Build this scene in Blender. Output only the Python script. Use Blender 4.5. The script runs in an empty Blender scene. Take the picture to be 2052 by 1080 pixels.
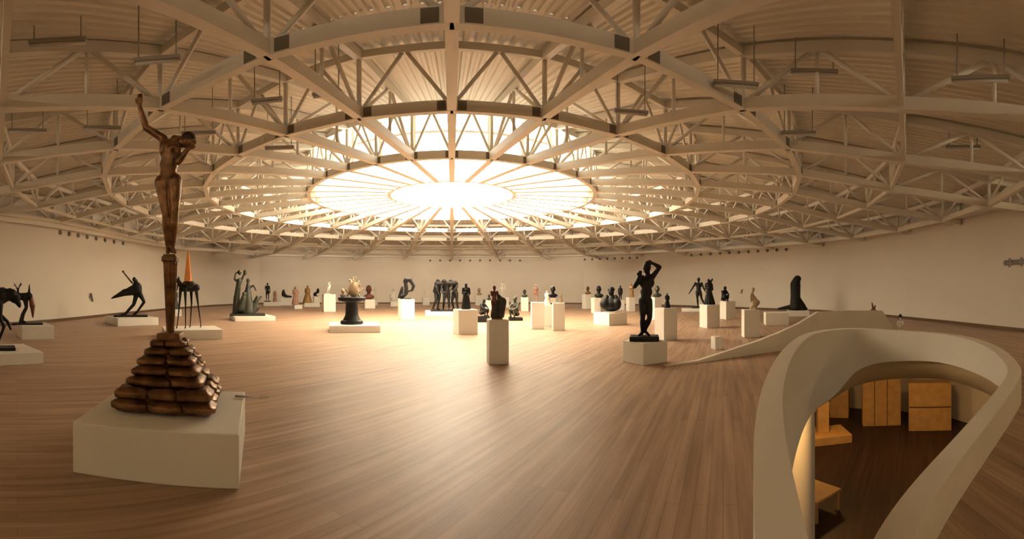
import bpy, bmesh, math, random
from mathutils import Vector, Matrix, noise

S = bpy.context.scene
COL = S.collection
F, CX, HY, EYE = 900.0, 1026.0, 575.0, 1.65      # pixels per radian, centre column, horizon row, eye height
PI = math.pi

# ------------------------------------------------------------------ camera
cam = bpy.data.cameras.new('camera')
cam.type = 'PANO'
cam.panorama_type = 'CENTRAL_CYLINDRICAL'
cam.central_cylindrical_range_u_min = -CX / F
cam.central_cylindrical_range_u_max = CX / F
cam.central_cylindrical_range_v_min = -(1080 - HY) / F
cam.central_cylindrical_range_v_max = HY / F
cam.central_cylindrical_radius = 1.0
cam.clip_end = 300
camo = bpy.data.objects.new('camera', cam)
COL.objects.link(camo)
camo.location = (0, 0, EYE)
camo.rotation_euler = (PI / 2, 0, 0)
S.camera = camo

# ------------------------------------------------------------------ light and exposure
SKY_STRENGTH = 7.0
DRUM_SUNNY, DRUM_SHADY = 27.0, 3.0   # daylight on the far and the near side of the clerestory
WALL_FILL_WATTS = 24.0  # added fill light aimed at the far wall
LEDGE_FILL_WATTS = {'left': 0.0, 'far': 0.0, 'right': 0.0, 'rear': 12.0}        # added fill light, per metre of wall ledge
SKY_TINT = (1.0, 0.915, 0.77)
world = bpy.data.worlds.new('world')
S.world = world
world.use_nodes = True
world.node_tree.nodes['Background'].inputs[0].default_value = (1.0, 0.8, 0.58, 1)
world.node_tree.nodes['Background'].inputs[1].default_value = 0.3
S.view_settings.view_transform = 'Standard'
S.view_settings.look = 'None'
S.view_settings.exposure = 0.74
S.view_settings.gamma = 1.0
S.view_settings.use_curve_mapping = False

# ------------------------------------------------------------------ helpers
def pt(px, py, z=0.0):
    """floor-type point: the place at height z seen at pixel (px, py)"""
    d = (EYE - z) * F / (py - HY)
    t = (px - CX) / F
    return Vector((d * math.sin(t), d * math.cos(t), z))

def at(px, d, z=0.0):
    t = (px - CX) / F
    return Vector((d * math.sin(t), d * math.cos(t), z))

def link(o):
    COL.objects.link(o)
    return o

def mesh_obj(name, bm, mat, parent=None, smooth=False):
    me = bpy.data.meshes.new(name)
    bmesh.ops.recalc_face_normals(bm, faces=bm.faces)
    bm.to_mesh(me)
    bm.free()
    if mat is not None:
        me.materials.append(mat)
    if smooth:
        for p in me.polygons:
            p.use_smooth = True
    o = bpy.data.objects.new(name, me)
    link(o)
    if parent is not None:
        o.parent = parent
    return o

def tag(o, label=None, cat=None, group=None, kind=None):
    if label: o['label'] = label
    if cat: o['category'] = cat
    if group: o['group'] = group
    if kind: o['kind'] = kind
    return o

def empty(name, loc, rz=0.0, label=None, cat=None, group=None):
    o = bpy.data.objects.new(name, None)
    o.empty_display_size = 0.2
    link(o)
    o.location = loc
    o.rotation_euler = (0, 0, rz)
    return tag(o, label, cat, group)

def box(bm, c, s, rot=None):
    m = Matrix.Translation(Vector(c))
    if rot is not None: m = m @ rot
    r = bmesh.ops.create_cube(bm, size=1.0, matrix=m @ Matrix.Diagonal((s[0], s[1], s[2], 1)))
    return r['verts']

def bar(bm, a, b, w, h, ext=0.0):
    """square tube from a to b, w wide, h high"""
    a, b = Vector(a), Vector(b)
    d = (b - a).normalized()
    a = a - d * ext; b = b + d * ext
    up = Vector((0, 0, 1))
    if abs(d.dot(up)) > 0.98: up = Vector((0, 1, 0))
    x = d.cross(up).normalized(); y = x.cross(d).normalized()
    vs = []
    for p in (a, b):
        for sx, sy in ((-1, -1), (1, -1), (1, 1), (-1, 1)):
            vs.append(bm.verts.new(p + x * sx * w / 2 + y * sy * h / 2))
    for f in ((0, 1, 2, 3), (7, 6, 5, 4), (0, 4, 5, 1), (1, 5, 6, 2), (2, 6, 7, 3), (3, 7, 4, 0)):
        bm.faces.new([vs[i] for i in f])

def tube(bm, a, b, r0, r1=None, n=8):
    a, b = Vector(a), Vector(b)
    r1 = r0 if r1 is None else r1
    d = b - a
    L = d.length
    if L < 1e-6: return
    q = Vector((0, 0, 1)).rotation_difference(d.normalized()).to_matrix().to_4x4()
    bmesh.ops.create_cone(bm, cap_ends=True, segments=n, radius1=r0, radius2=r1, depth=L,
                          matrix=Matrix.Translation((a + b) / 2) @ q)

def lathe(bm, prof, n=24):
    rings = []
    for r, z in prof:
        rings.append([bm.verts.new((r * math.cos(2 * PI * i / n), r * math.sin(2 * PI * i / n), z)) for i in range(n)])
    for a, b in zip(rings, rings[1:]):
        for i in range(n):
            bm.faces.new((a[i], a[(i + 1) % n], b[(i + 1) % n], b[i]))
    bm.faces.new(rings[0][::-1]); bm.faces.new(rings[-1])

def bevel(o, w, seg=2):
    m = o.modifiers.new('bevel', 'BEVEL'); m.width = w; m.segments = seg; m.limit_method = 'ANGLE'
    return o

# ------------------------------------------------------------------ materials
def mat(name, col, rough=0.6, metal=0.0, var=0.0, scale=6.0, bump=0.0, spec=0.5, col2=None):
    m = bpy.data.materials.new(name)
    m.use_nodes = True
    nt = m.node_tree
    b = nt.nodes['Principled BSDF']
    b.inputs['Roughness'].default_value = rough
    b.inputs['Metallic'].default_value = metal
    b.inputs['Specular IOR Level'].default_value = spec
    c1 = tuple(col) + (1,)
    if var > 0 or col2 or bump > 0:
        tc = nt.nodes.new('ShaderNodeTexCoord')
        nz = nt.nodes.new('ShaderNodeTexNoise')
        nz.inputs['Scale'].default_value = scale
        nz.inputs['Detail'].default_value = 5
        nt.links.new(tc.outputs['Object'], nz.inputs['Vector'])
        rp = nt.nodes.new('ShaderNodeValToRGB')
        rp.color_ramp.elements[0].position = 0.3
        rp.color_ramp.elements[1].position = 0.7
        rp.color_ramp.elements[0].color = (tuple(col2) + (1,)) if col2 else tuple(c * (1 - var) for c in col) + (1,)
        rp.color_ramp.elements[1].color = c1
        nt.links.new(nz.outputs['Fac'], rp.inputs['Fac'])
        nt.links.new(rp.outputs['Color'], b.inputs['Base Color'])
        if bump > 0:
            bp = nt.nodes.new('ShaderNodeBump')
            bp.inputs['Strength'].default_value = bump
            bp.inputs['Distance'].default_value = 0.02
            nt.links.new(nz.outputs['Fac'], bp.inputs['Height'])
            nt.links.new(bp.outputs['Normal'], b.inputs['Normal'])
    else:
        b.inputs['Base Color'].default_value = c1
    return m

def wood_floor(name, c1, c2, cm, rough, ang, pw=0.13):
    m = bpy.data.materials.new(name)
    m.use_nodes = True
    nt = m.node_tree
    b = nt.nodes['Principled BSDF']
    tc = nt.nodes.new('ShaderNodeTexCoord')
    mp = nt.nodes.new('ShaderNodeMapping')
    mp.inputs['Rotation'].default_value = (0, 0, -ang)
    br = nt.nodes.new('ShaderNodeTexBrick')
    br.offset = 0.37; br.offset_frequency = 2
    br.inputs['Color1'].default_value = c1 + (1,)
    br.inputs['Color2'].default_value = c2 + (1,)
    br.inputs['Mortar'].default_value = cm + (1,)
    br.inputs['Scale'].default_value = 1.0
    br.inputs['Mortar Size'].default_value = 0.003
    br.inputs['Brick Width'].default_value = 3.4
    br.inputs['Row Height'].default_value = pw
    br.inputs['Bias'].default_value = 0.0
    mp2 = nt.nodes.new('ShaderNodeMapping')
    mp2.inputs['Scale'].default_value = (0.35, 7.0, 1)
    nz = nt.nodes.new('ShaderNodeTexNoise'); nz.inputs['Scale'].default_value = 1.6; nz.inputs['Detail'].default_value = 6
    mx = nt.nodes.new('ShaderNodeMixRGB'); mx.blend_type = 'MULTIPLY'; mx.inputs[0].default_value = 1.0
    rp = nt.nodes.new('ShaderNodeValToRGB')
    rp.color_ramp.elements[0].position = 0.3; rp.color_ramp.elements[1].position = 0.75
    rp.color_ramp.elements[0].color = (0.66, 0.64, 0.62, 1); rp.color_ramp.elements[1].color = (1.15, 1.12, 1.1, 1)
    L = nt.links.new
    L(tc.outputs['Object'], mp.inputs['Vector']); L(mp.outputs['Vector'], br.inputs['Vector'])
    L(mp.outputs['Vector'], mp2.inputs['Vector']); L(mp2.outputs['Vector'], nz.inputs['Vector'])
    L(nz.outputs['Fac'], rp.inputs['Fac'])
    L(br.outputs['Color'], mx.inputs[1]); L(rp.outputs['Color'], mx.inputs[2])
    L(mx.outputs['Color'], b.inputs['Base Color'])
    b.inputs['Roughness'].default_value = rough
    b.inputs['Specular IOR Level'].default_value = 0.2
    return m

M_FLOOR = wood_floor('oak floor', (0.53, 0.365, 0.255), (0.42, 0.28, 0.185), (0.34, 0.22, 0.145), 0.42, PI / 2 - 0.47, 0.11)
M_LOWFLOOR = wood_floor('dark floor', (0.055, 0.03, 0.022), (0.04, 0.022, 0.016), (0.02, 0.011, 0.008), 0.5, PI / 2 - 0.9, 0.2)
M_WALL = mat('wall plaster', (0.80, 0.73, 0.62), 0.85, var=0.04, scale=0.4)
M_DECK = mat('roof sheet', (0.84, 0.77, 0.63), 0.6, var=0.06, scale=0.7)
M_STEEL = mat('cream steel', (0.84, 0.78, 0.66), 0.5, var=0.05, scale=2)
M_JOINT = mat('dark joint', (0.20, 0.165, 0.12), 0.7)
M_PLINTH = mat('white plinth paint', (0.82, 0.78, 0.69), 0.65, var=0.03, scale=3)
M_RIM = mat('parapet plaster', (0.78, 0.71, 0.59), 0.7, var=0.03, scale=2)
M_SLAB = mat('ochre soffit paint', (0.50, 0.34, 0.16), 0.7, var=0.05, scale=2)  # ochre carries the warm glow rising from the storey below
M_BASEBD = mat('brown skirting', (0.16, 0.09, 0.045), 0.5)
M_BLACK = mat('black bronze', (0.011, 0.0105, 0.010), 0.5, 0.0, var=0.3, scale=9, bump=0.3, spec=0.28)
M_GREEN = mat('green patina bronze', (0.055, 0.058, 0.034), 0.45, 0.1, scale=8, bump=0.3, col2=(0.014, 0.017, 0.012))
M_BROWN = mat('brown bronze', (0.30, 0.15, 0.058), 0.36, 0.6, scale=11, bump=0.6, col2=(0.075, 0.035, 0.015))
M_SACK = mat('gilded brown bronze', (0.30, 0.16, 0.07), 0.34, 0.6, scale=7, bump=0.6, col2=(0.085, 0.042, 0.02))
M_HAIR = mat('dark bronze', (0.05, 0.026, 0.013), 0.5, 0.6, bump=0.6, scale=30)
M_MARBLE = mat('white marble', (0.85, 0.80, 0.70), 0.5, var=0.08, scale=5)
M_PLASTER = mat('tan plaster', (0.50, 0.38, 0.24), 0.75, var=0.2, scale=8, bump=0.3)
M_OCHRE = mat('ochre bronze', (0.40, 0.22, 0.07), 0.45, 0.4, var=0.3, scale=7)
M_TERRA = mat('terracotta', (0.42, 0.22, 0.15), 0.7, var=0.2, scale=7)
M_ORANGE = mat('orange gilding', (0.75, 0.27, 0.06), 0.35, 0.4, var=0.2, scale=4)
M_RED = mat('red patina', (0.20, 0.07, 0.045), 0.45, 0.4, var=0.3, scale=6)
M_CRATE = mat('honey plywood', (0.62, 0.36, 0.12), 0.6, var=0.25, scale=3)
M_SEAM = mat('dark seam', (0.12, 0.06, 0.02), 0.7)
M_LETTER = mat('grey lettering', (0.42, 0.37, 0.34), 0.7)
M_LAMP = mat('lamp housing', (0.34, 0.30, 0.24), 0.5)
M_TUBE = mat('unlit tube', (0.62, 0.57, 0.48), 0.4)

def emit(name, col, strength):
    m = bpy.data.materials.new(name)
    m.use_nodes = True
    nt = m.node_tree
    b = nt.nodes['Principled BSDF']
    b.inputs['Base Color'].default_value = col + (1,)
    b.inputs['Emission Color'].default_value = col + (1,)
    b.inputs['Emission Strength'].default_value = strength
    return m
M_SKY = emit('daylit glazing', SKY_TINT, SKY_STRENGTH)
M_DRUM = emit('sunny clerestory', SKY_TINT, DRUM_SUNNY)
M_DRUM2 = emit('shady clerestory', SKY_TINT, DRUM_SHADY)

# ------------------------------------------------------------------ room shell
CEN = Vector((-2.67, 19.82, 0))
A0 = math.atan2(-CEN.y, -CEN.x)
DECK = [(0, 5.6), (6.1, 5.55), (10.5, 5.25), (14, 4.75), (17, 4.25), (21, 3.7), (34, 3.3)]
def deck_z(R):
    for (r0, z0), (r1, z1) in zip(DECK, DECK[1:]):
        if R <= r1:
            return EYE + z0 + (z1 - z0) * (R - r0) / (r1 - r0)
    return EYE + DECK[-1][1]

def rad(k, R, z=0.0):
    a = A0 + k * 2 * PI / 32
    return Vector((CEN.x + R * math.cos(a), CEN.y + R * math.sin(a), z))

WALL_PX = [(-260, 16.2), (-120, 17.3), (0, 18.9), (50, 19.8), (105, 21.1), (170, 23.4), (235, 26.4), (330, 32.0), (430, 38.5), (520, 43.0), (700, 44.5), (900, 44.5),
           (1060, 44.5), (1170, 43.0), (1290, 40.0), (1380, 37.0), (1480, 34.0), (1640, 30.0), (1780, 24.5), (1900, 20.3), (2000, 17.5), (2052, 16.4), (2200, 15.0)]
WALL = [at(px, d) for px, d in WALL_PX] + [Vector((16, -2, 0)), Vector((9, -7, 0)), Vector((-3, -8, 0)), Vector((-13, -6, 0)), Vector((-18, -2, 0))]

def wall_R(k):
    """distance from the roof centre to the wall along radial k"""
    o = Vector((CEN.x, CEN.y)); a = A0 + k * 2 * PI / 32
    d = Vector((math.cos(a), math.sin(a)))
    best = 40.0
    n = len(WALL)
    for i in range(n):
        p, q = WALL[i].to_2d(), WALL[(i + 1) % n].to_2d()
        e = q - p
        den = d.x * e.y - d.y * e.x
        if abs(den) < 1e-9: continue
        w = p - o
        t = (w.x * e.y - w.y * e.x) / den
        s = (w.x * d.y - w.y * d.x) / den
        if t > 0 and -1e-6 <= s <= 1 + 1e-6: best = min(best, t)
    return best

def offset_loop(pts, dist):
    """closed loop offset towards its outside (dist > 0); loop in clockwise order"""
    out = []
    n = len(pts)
    for i in range(n):
        a, b, c = pts[i - 1].to_2d(), pts[i].to_2d(), pts[(i + 1) % n].to_2d()
        t = ((b - a).normalized() + (c - b).normalized()).normalized()
        nrm = Vector((-t.y, t.x))
        out.append(Vector((b.x + nrm.x * dist, b.y + nrm.y * dist, 0)))
    return out

def strip_wall(name, pts, z0, z1s, thick, m, kind='structure'):
    bm = bmesh.new()
    n = len(pts)
    inner, outer = [], []
    for i, p in enumerate(pts):
        a = pts[max(i - 1, 0)]; c = pts[min(i + 1, n - 1)]
        t = (c - a).to_2d().normalized(); nr = Vector((-t.y, t.x, 0)) * thick
        zt = z1s[i] if isinstance(z1s, list) else z1s
        inner.append((bm.verts.new((p.x, p.y, z0)), bm.verts.new((p.x, p.y, zt))))
        outer.append((bm.verts.new((p.x + nr.x, p.y + nr.y, z0)), bm.verts.new((p.x + nr.x, p.y + nr.y, zt))))
    for i in range(n - 1):
        (a, b), (c, d) = inner[i], inner[i + 1]; (e, f), (g, h) = outer[i], outer[i + 1]
        bm.faces.new((a, c, d, b)); bm.faces.new((e, f, h, g)); bm.faces.new((b, d, h, f)); bm.faces.new((a, e, g, c))
    for (a, b), (e, f) in ((inner[0], outer[0]), (inner[-1], outer[-1])):
        bm.faces.new((a, b, f, e))
    o = mesh_obj(name, bm, m, None, True)
    o.modifiers.new('split', 'EDGE_SPLIT').split_angle = math.radians(35)
    return tag(o, kind=kind)

def wtop(p):
    return deck_z((p - CEN).to_2d().length) + 0.05
spans = {'left': (0, 10), 'far': (10, 14), 'right': (14, 23), 'rear': (22, 29)}
for nm, (i0, i1) in spans.items():
    pts = [WALL[i % len(WALL)] for i in range(i0, i1)] if nm != 'rear' else [WALL[i % len(WALL)] for i in range(22, len(WALL) + 1)]
    if nm == 'left': pts = WALL[0:10]
    if nm == 'far': pts = WALL[9:14]
    if nm == 'right': pts = WALL[13:23]
    strip_wall('wall_' + nm, pts, -0.3, [wtop(p) for p in pts], 0.3, M_WALL)
    if True:
        strip_wall('baseboard_' + nm, [p - (p - Vector((CEN.x, CEN.y, 0))).normalized() * 0.05 for p in pts], 0.0, 0.14, 0.04, M_BASEBD)
        # ledge under the roof edge
        inw = [p - (p - CEN).normalized() * 0.28 for p in pts]
        bm = bmesh.new()
        for a, b in zip(inw, inw[1:]):
            za = EYE + 3.02; bar(bm, (a.x, a.y, za), (b.x, b.y, za), 0.5, 0.16, 0.05)
            if LEDGE_FILL_WATTS[nm] <= 0: continue
            l = bpy.data.lights.new('cove_light', 'AREA'); l.shape = 'RECTANGLE'; l.size = (b - a).length * .95; l.size_y = .12  # added fill light above the ledge, without a fitting
            l.energy = LEDGE_FILL_WATTS[nm] * (b - a).length; l.color = (1.0, .84, .62)
            lo = link(bpy.data.objects.new('cove_light', l)); mid_ = (a + b) / 2; lo.location = (mid_.x, mid_.y, EYE + 3.14)
            ex = (b - a).normalized(); nz_ = (mid_ - CEN).normalized() * 1.5 - Vector((0, 0, 1)); nz_ = (nz_ - ex * nz_.dot(ex)).normalized(); ey = nz_.cross(ex)
            lo.rotation_euler = Matrix((ex, ey, nz_)).transposed().to_euler()
        tag(mesh_obj('trim_' + {'left': '1', 'far': '2', 'right': '3', 'rear': '4'}[nm], bm, M_STEEL), kind='structure')

# roof deck: corrugated sheets, ribs running down the slope
bm = bmesh.new()
def zone(Rs, nrib):
    step = 4 * nrib
    rows = []
    for R in Rs:
        row = []
        for k in range(32):
            for j in range(nrib):
                for f_, dz in ((0, 0), (.35, 0), (.5, .05), (.85, .05)):
                    row.append(bm.verts.new(rad(k + (j + f_) / nrib, R, deck_z(R) + dz)))
        rows.append(row)
    N = 32 * step
    for a, b in zip(rows, rows[1:]):
        for i in range(N):
            bm.faces.new((a[i], a[(i + 1) % N], b[(i + 1) % N], b[i]))
zone((6.1, 7.2, 9, 10.5, 12.05), 8)
zone((12.0, 14, 17, 21, 27, 34), 15)
tag(mesh_obj('ceiling', bm, M_DECK), kind='structure')

# skylight over the middle: glazing, curb and glazing bars
sky = empty('window_1', (CEN.x, CEN.y, 0)); tag(sky, kind='structure')
def lrad(k, R, z): return rad(k, R, z) - CEN
bm = bmesh.new()
v0 = [bm.verts.new(lrad(k, 6.15, EYE + 5.68)) for k in range(32)]
v1 = [bm.verts.new(lrad(k, 2.4, EYE + 6.1)) for k in range(32)]
vc = bm.verts.new((0, 0, EYE + 6.3))
for k in range(32):
    bm.faces.new((v0[k], v0[(k + 1) % 32], v1[(k + 1) % 32], v1[k])); bm.faces.new((v1[k], v1[(k + 1) % 32], vc))
mesh_obj('glazing', bm, M_SKY, sky)
bm = bmesh.new()
for k in range(32):
    bar(bm, lrad(k, 6.1, EYE + 5.56), lrad(k, 2.4, EYE + 5.98), 0.07, 0.12)
mesh_obj('glazing_bars', bm, M_STEEL, sky)
bm = bmesh.new()
for k in range(32):
    bar(bm, lrad(k, 6.1, EYE + 5.56), lrad(k + 1, 6.1, EYE + 5.56), 0.12, 0.34, 0.02)
    bar(bm, lrad(k, 2.4, EYE + 6.0), lrad(k + 1, 2.4, EYE + 6.0), 0.08, 0.2, 0.02)
mesh_obj('frame', bm, M_STEEL, sky)

# clerestory drum hanging round the skylight
drum = empty('window_2', (CEN.x, CEN.y, 0)); tag(drum, kind='structure')
bm = bmesh.new()
lo_ = [(bm.verts.new(lrad(k, 6.02, EYE + 4.22)), bm.verts.new(lrad(k, 6.02, EYE + 5.5))) for k in range(32)]
for k in range(32):
    (a, b), (c, d_) = lo_[k], lo_[(k + 1) % 32]
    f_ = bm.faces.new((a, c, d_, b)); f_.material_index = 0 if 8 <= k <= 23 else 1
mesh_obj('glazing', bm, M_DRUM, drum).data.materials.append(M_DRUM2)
bm = bmesh.new()
for k in range(32):
    bar(bm, lrad(k, 6.02, EYE + 4.2), lrad(k, 6.02, EYE + 5.52), 0.1, 0.1)
    for h in (4.2, 4.85, 5.5): bar(bm, lrad(k, 6.02, EYE + h), lrad(k + 1, 6.02, EYE + h), 0.07, 0.07 if h == 4.85 else .12, 0.01)
mesh_obj('frame', bm, M_STEEL, drum)

# ------------------------------------------------------------------ roof trusses
RINGS = [('hub', 2.8, 4.12), ('c', 6.3, 4.03), ('b', 10.46, 3.83), ('a', 14.0, 3.60), ('d', 17.1, 3.15), ('e', 20.3, 2.85)]
WR = [wall_R(k) for k in range(32)]
ORD = ['', 'first', 'second', 'third', 'fourth', 'fifth', 'sixth', 'seventh', 'eighth', 'ninth', 'tenth', 'eleventh', 'twelfth', 'thirteenth', 'fourteenth', 'fifteenth']
def nodeR(k, R): return min(R, WR[k % 32] - (0.25 if R > 18 else 1.3))
def top_z(R): return (deck_z(max(R, 6.3)) - 0.13) if R > 5 else EYE + 5.75
def signed(k): return k if k <= 16 else k - 32
def ringR(nm, k, R): return {0: 18.3, 1: 18.0, 2: 17.1}.get(abs(signed(k % 32)), 16.9) if nm == 'd' else R
for k in range(32):
    nodes = [(ringR(q, k, R), EYE + h) for q, R, h in RINGS if R < WR[k] - 0.6]
    endR = min(WR[k] - 0.12, 27)
    if endR - nodes[-1][0] > 0.4: nodes.append((endR, EYE + 2.78 if nodes[-1][0] > 18 else EYE + 3.05))
    s = signed(k)
    if s == 0: lab = 'cream steel radial roof truss running straight overhead from the viewer to the skylight'
    elif s == 16: lab = 'cream steel radial roof truss exactly opposite the one overhead, beyond the skylight'
    else: lab = 'cream steel radial roof truss, %s %s of the one running overhead' % (ORD[abs(s)], 'clockwise' if s < 0 else 'anticlockwise')
    T = empty('roof_truss', rad(k, 0, 0), A0 + k * 2 * PI / 32, lab, 'roof truss', 'radial roof trusses')
    V = lambda R, z: Vector((R, 0, z))
    bm = bmesh.new()
    for (r0, z0), (r1, z1) in zip(nodes, nodes[1:]): bar(bm, V(r0, z0), V(r1, z1), 0.2, 0.22, 0.04)
    mesh_obj('bottom_chord', bm, M_STEEL, T)
    bm = bmesh.new()
    tn = [r for r, _ in nodes]
    for r0, r1 in zip(tn, tn[1:]): bar(bm, V(r0, top_z(r0)), V(r1, top_z(r1)), 0.16, 0.2, 0.03)
    mesh_obj('top_chord', bm, M_STEEL, T)
    for i, (r, z) in enumerate(nodes):
        bm = bmesh.new(); tube(bm, V(r, z), V(r, top_z(r)), 0.06); mesh_obj('post', bm, M_STEEL, T, True)
    for (r0, z0), (r1, z1) in zip(nodes, nodes[1:]):
        if r1 - r0 < 1.2: continue
        rm = (r0 + r1) / 2
        for r, z in ((r0, z0), (r1, z1)):
            bm = bmesh.new(); tube(bm, V(r, z), V(rm, top_z(rm)), 0.05); mesh_obj('diagonal', bm, M_STEEL, T, True)
        if r0 > 5:
            bm = bmesh.new(); tube(bm, V(rm, (z0 + z1) / 2), V(rm, top_z(rm)), 0.04); mesh_obj('hanger', bm, M_STEEL, T, True)

RLAB = {'hub': 'small inner steel ring at the hub of the roof under the skylight',
        'c': 'cream steel ring truss bounding the bright skylight opening, second from the hub',
        'b': 'cream steel ring truss with dark joints, third ring from the hub',
        'a': 'wide cream steel ring truss with dark joints, fourth ring from the hub',
        'd': 'cream steel ring truss of the roof, next inside the wall ring',
        'e': 'outermost cream steel ring truss running close along the walls'}
for nm, R, h in RINGS:
    T = empty('ring_truss', (CEN.x, CEN.y, 0), 0, RLAB[nm], 'ring truss', 'ring trusses of the roof')
    rr = [nodeR(k, ringR(nm, k, R)) if nm != 'd' else min(ringR(nm, k, R), WR[k] - 1.3) for k in range(32)]
    z = EYE + h
    bm = bmesh.new()
    for k in range(32):
        bar(bm, lrad(k, rr[k], z), lrad(k + 1, rr[(k + 1) % 32], z), 0.16 if nm != 'd' else .1, {'hub': .16, 'd': .12, 'e': .2}.get(nm, .24), 0.03)
    mesh_obj('bottom_chord', bm, M_STEEL, T)
    if nm == 'hub': continue
    bm = bmesh.new()
    for k in range(32):
        bar(bm, lrad(k, rr[k], top_z(rr[k])), lrad(k + 1, rr[(k + 1) % 32], top_z(rr[(k + 1) % 32])), 0.12, 0.16, 0.03)
    mesh_obj('top_chord', bm, M_STEEL, T)
    for k in range(32):
        p, q = lrad(k, rr[k], z), lrad(k + 1, rr[(k + 1) % 32], z)
        m = (p + q) / 2; m.z = (top_z(rr[k]) + top_z(rr[(k + 1) % 32])) / 2
        bm = bmesh.new()
        tube(bm, p, m, 0.045); tube(bm, q, m, 0.045)
        mesh_obj('brace', bm, M_STEEL, T, True)
        if nm in 'abc':
            d = (q - p).normalized(); L = (q - p).length
            for f0, f1 in ((.06, .15), (.85, .94)):
                bm = bmesh.new(); bar(bm, p + d * L * f0, p + d * L * f1, 0.18, 0.2)
                mesh_obj('joint_sleeve', bm, M_JOINT, T)

# added fill lights near the outer ring brighten the far wall; no fittings
for k in range(13, 20):
    p = rad(k + .5, min(WR[k] - 3.2, 21.5), EYE + 3.0); q = rad(k + .5, WR[k], 1.2)
    l = bpy.data.lights.new('wall_washer', 'AREA'); l.shape = 'RECTANGLE'; l.size = 1.2; l.size_y = .3; l.energy = WALL_FILL_WATTS; l.color = (1.0, .84, .64)
    lo = link(bpy.data.objects.new('wall_washer', l)); lo.location = p
    lo.rotation_euler = (q - p).to_track_quat('-Z', 'Y').to_euler()

# ------------------------------------------------------------------ stair opening, floor
def crom(pts, sub=5):
    out = []
    n = len(pts)
    for i in range(n):
        p0, p1, p2, p3 = pts[i - 1], pts[i], pts[(i + 1) % n], pts[(i + 2) % n]
        for j in range(sub):
            t = j / sub
            v = 0.5 * ((2 * p1) + (-p0 + p2) * t + (2 * p0 - 5 * p1 + 4 * p2 - p3) * t * t + (-p0 + 3 * p1 - 3 * p2 + p3) * t ** 3)
            out.append(v)
    return out
RIM_Z = 0.70
# (pixel column, pixel row of the outer top edge, z of inner lower edge, z of slab lower edge)
RIM = [(1515, 1080, -.85, -.95), (1508, 900, -.85, -.95), (1519, 805, -.85, -.95), (1538, 748, -.85, -.95), (1562, 708, -.85, -.95), (1588, 682, -.85, -.95),
       (1615, 667, -.85, -.93), (1655, 660, -.82, -.88), (1700, 657, -.37, -.66), (1750, 658, -.1, -.50), (1800, 661, .03, -.36), (1850, 664, .1, -.28), (1900, 668, .13, -.22),
       (1945, 675, .13, -.2), (1985, 687, .12, -.18, .67), (2020, 706, .1, -.18, .6), (2040, 728, .06, -.2, .51)]
cp = []
for r in RIM:
    h = r[4] if len(r) > 4 else RIM_Z
    p = pt(r[0], r[1], h); cp.append((p.x, p.y, r[2], r[3], h))
# the parapet steps down to a low kerb on the side away from the statues, then turns back towards the viewer
for px, py, h in ((2050, 806, .40), (2000, 885, .33), (1940, 975, .3), (1875, 1080, .3)):
    p = pt(px, py, 0); cp.append((p.x, p.y, -.15, -.35, h))
cp += [(1.75, 1.45, -.2, -.4, .32), (1.3, 1.12, -.3, -.5, .40), (.98, .82, -.5, -.6, .52), (.68, .66, -.6, -.7, .64), (.48, .72, -.7, -.8, .70), (.55, .92, -.8, -.9, .70)]
xy = crom([Vector((c[0], c[1], 0)) for c in cp]); zz = crom([Vector((c[2], c[3], c[4])) for c in cp])
for _ in range(8):
    xy = [(xy[i - 1] + xy[i] * 2 + xy[(i + 1) % len(xy)]) / 4 for i in range(len(xy))]
    zz = [(zz[i - 1] + zz[i] * 2 + zz[(i + 1) % len(zz)]) / 4 for i in range(len(zz))]
outer = xy                       # clockwise seen from above
inner = offset_loop(outer, -0.2)
hole = offset_loop(outer, -0.1)
n = len(outer)
par = empty('stair_parapet', (outer[n // 3].x, outer[n // 3].y, 0), 0, 'curved cream plaster parapet around the open stairwell', 'parapet')
off = par.location
bm = bmesh.new()
loops = []
for i in range(n):
    o_, i_, zb, ht = outer[i] - off, inner[i] - off, zz[i].x, zz[i].z
    loops.append([bm.verts.new((o_.x, o_.y, 0)), bm.verts.new((o_.x, o_.y, ht)), bm.verts.new((i_.x, i_.y, ht)), bm.verts.new((i_.x, i_.y, zb)),
                  bm.verts.new(((o_.x + i_.x) / 2, (o_.y + i_.y) / 2, zb))])
for i in range(n):
    a, b = loops[i], loops[(i + 1) % n]
    for j in range(4): bm.faces.new((a[j], a[j + 1], b[j + 1], b[j]))
po = mesh_obj('wall_band', bm, M_RIM, par, True)
em = po.modifiers.new('split', 'EDGE_SPLIT'); em.split_angle = math.radians(40)
bm = bmesh.new()
mid = offset_loop(outer, -0.12); mid2 = offset_loop(outer, -0.02)
loops = []
for i in range(n):
    a_, b_ = mid[i] - off, mid2[i] - off
    loops.append([bm.verts.new((a_.x, a_.y, zz[i].x - 0.0)), bm.verts.new((a_.x, a_.y, zz[i].y)), bm.verts.new((b_.x, b_.y, zz[i].y)), bm.verts.new((b_.x, b_.y, zz[i].x))])
for i in range(n):
    a, b = loops[i], loops[(i + 1) % n]
    for j in range(3): bm.faces.new((a[j], a[j + 1], b[j + 1], b[j]))
mesh_obj('slab_edge', bm, M_SLAB, par, True)

def holed_plate(name, outline, holepts, z0, m, flip=False):
    bm = bmesh.new()
    ov = [bm.verts.new((p.x, p.y, z0)) for p in outline]
    hv = [bm.verts.new((p.x, p.y, z0)) for p in holepts]
    es = []
    for L in (ov, hv):
        for i in range(len(L)): es.append(bm.edges.new((L[i], L[(i + 1) % len(L)])))
    bmesh.ops.triangle_fill(bm, use_beauty=True, use_dissolve=False, edges=es)
    return mesh_obj(name, bm, m)
tag(holed_plate('floor', offset_loop(WALL, 0.2), hole, 0.0, M_FLOOR), kind='structure')

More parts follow.
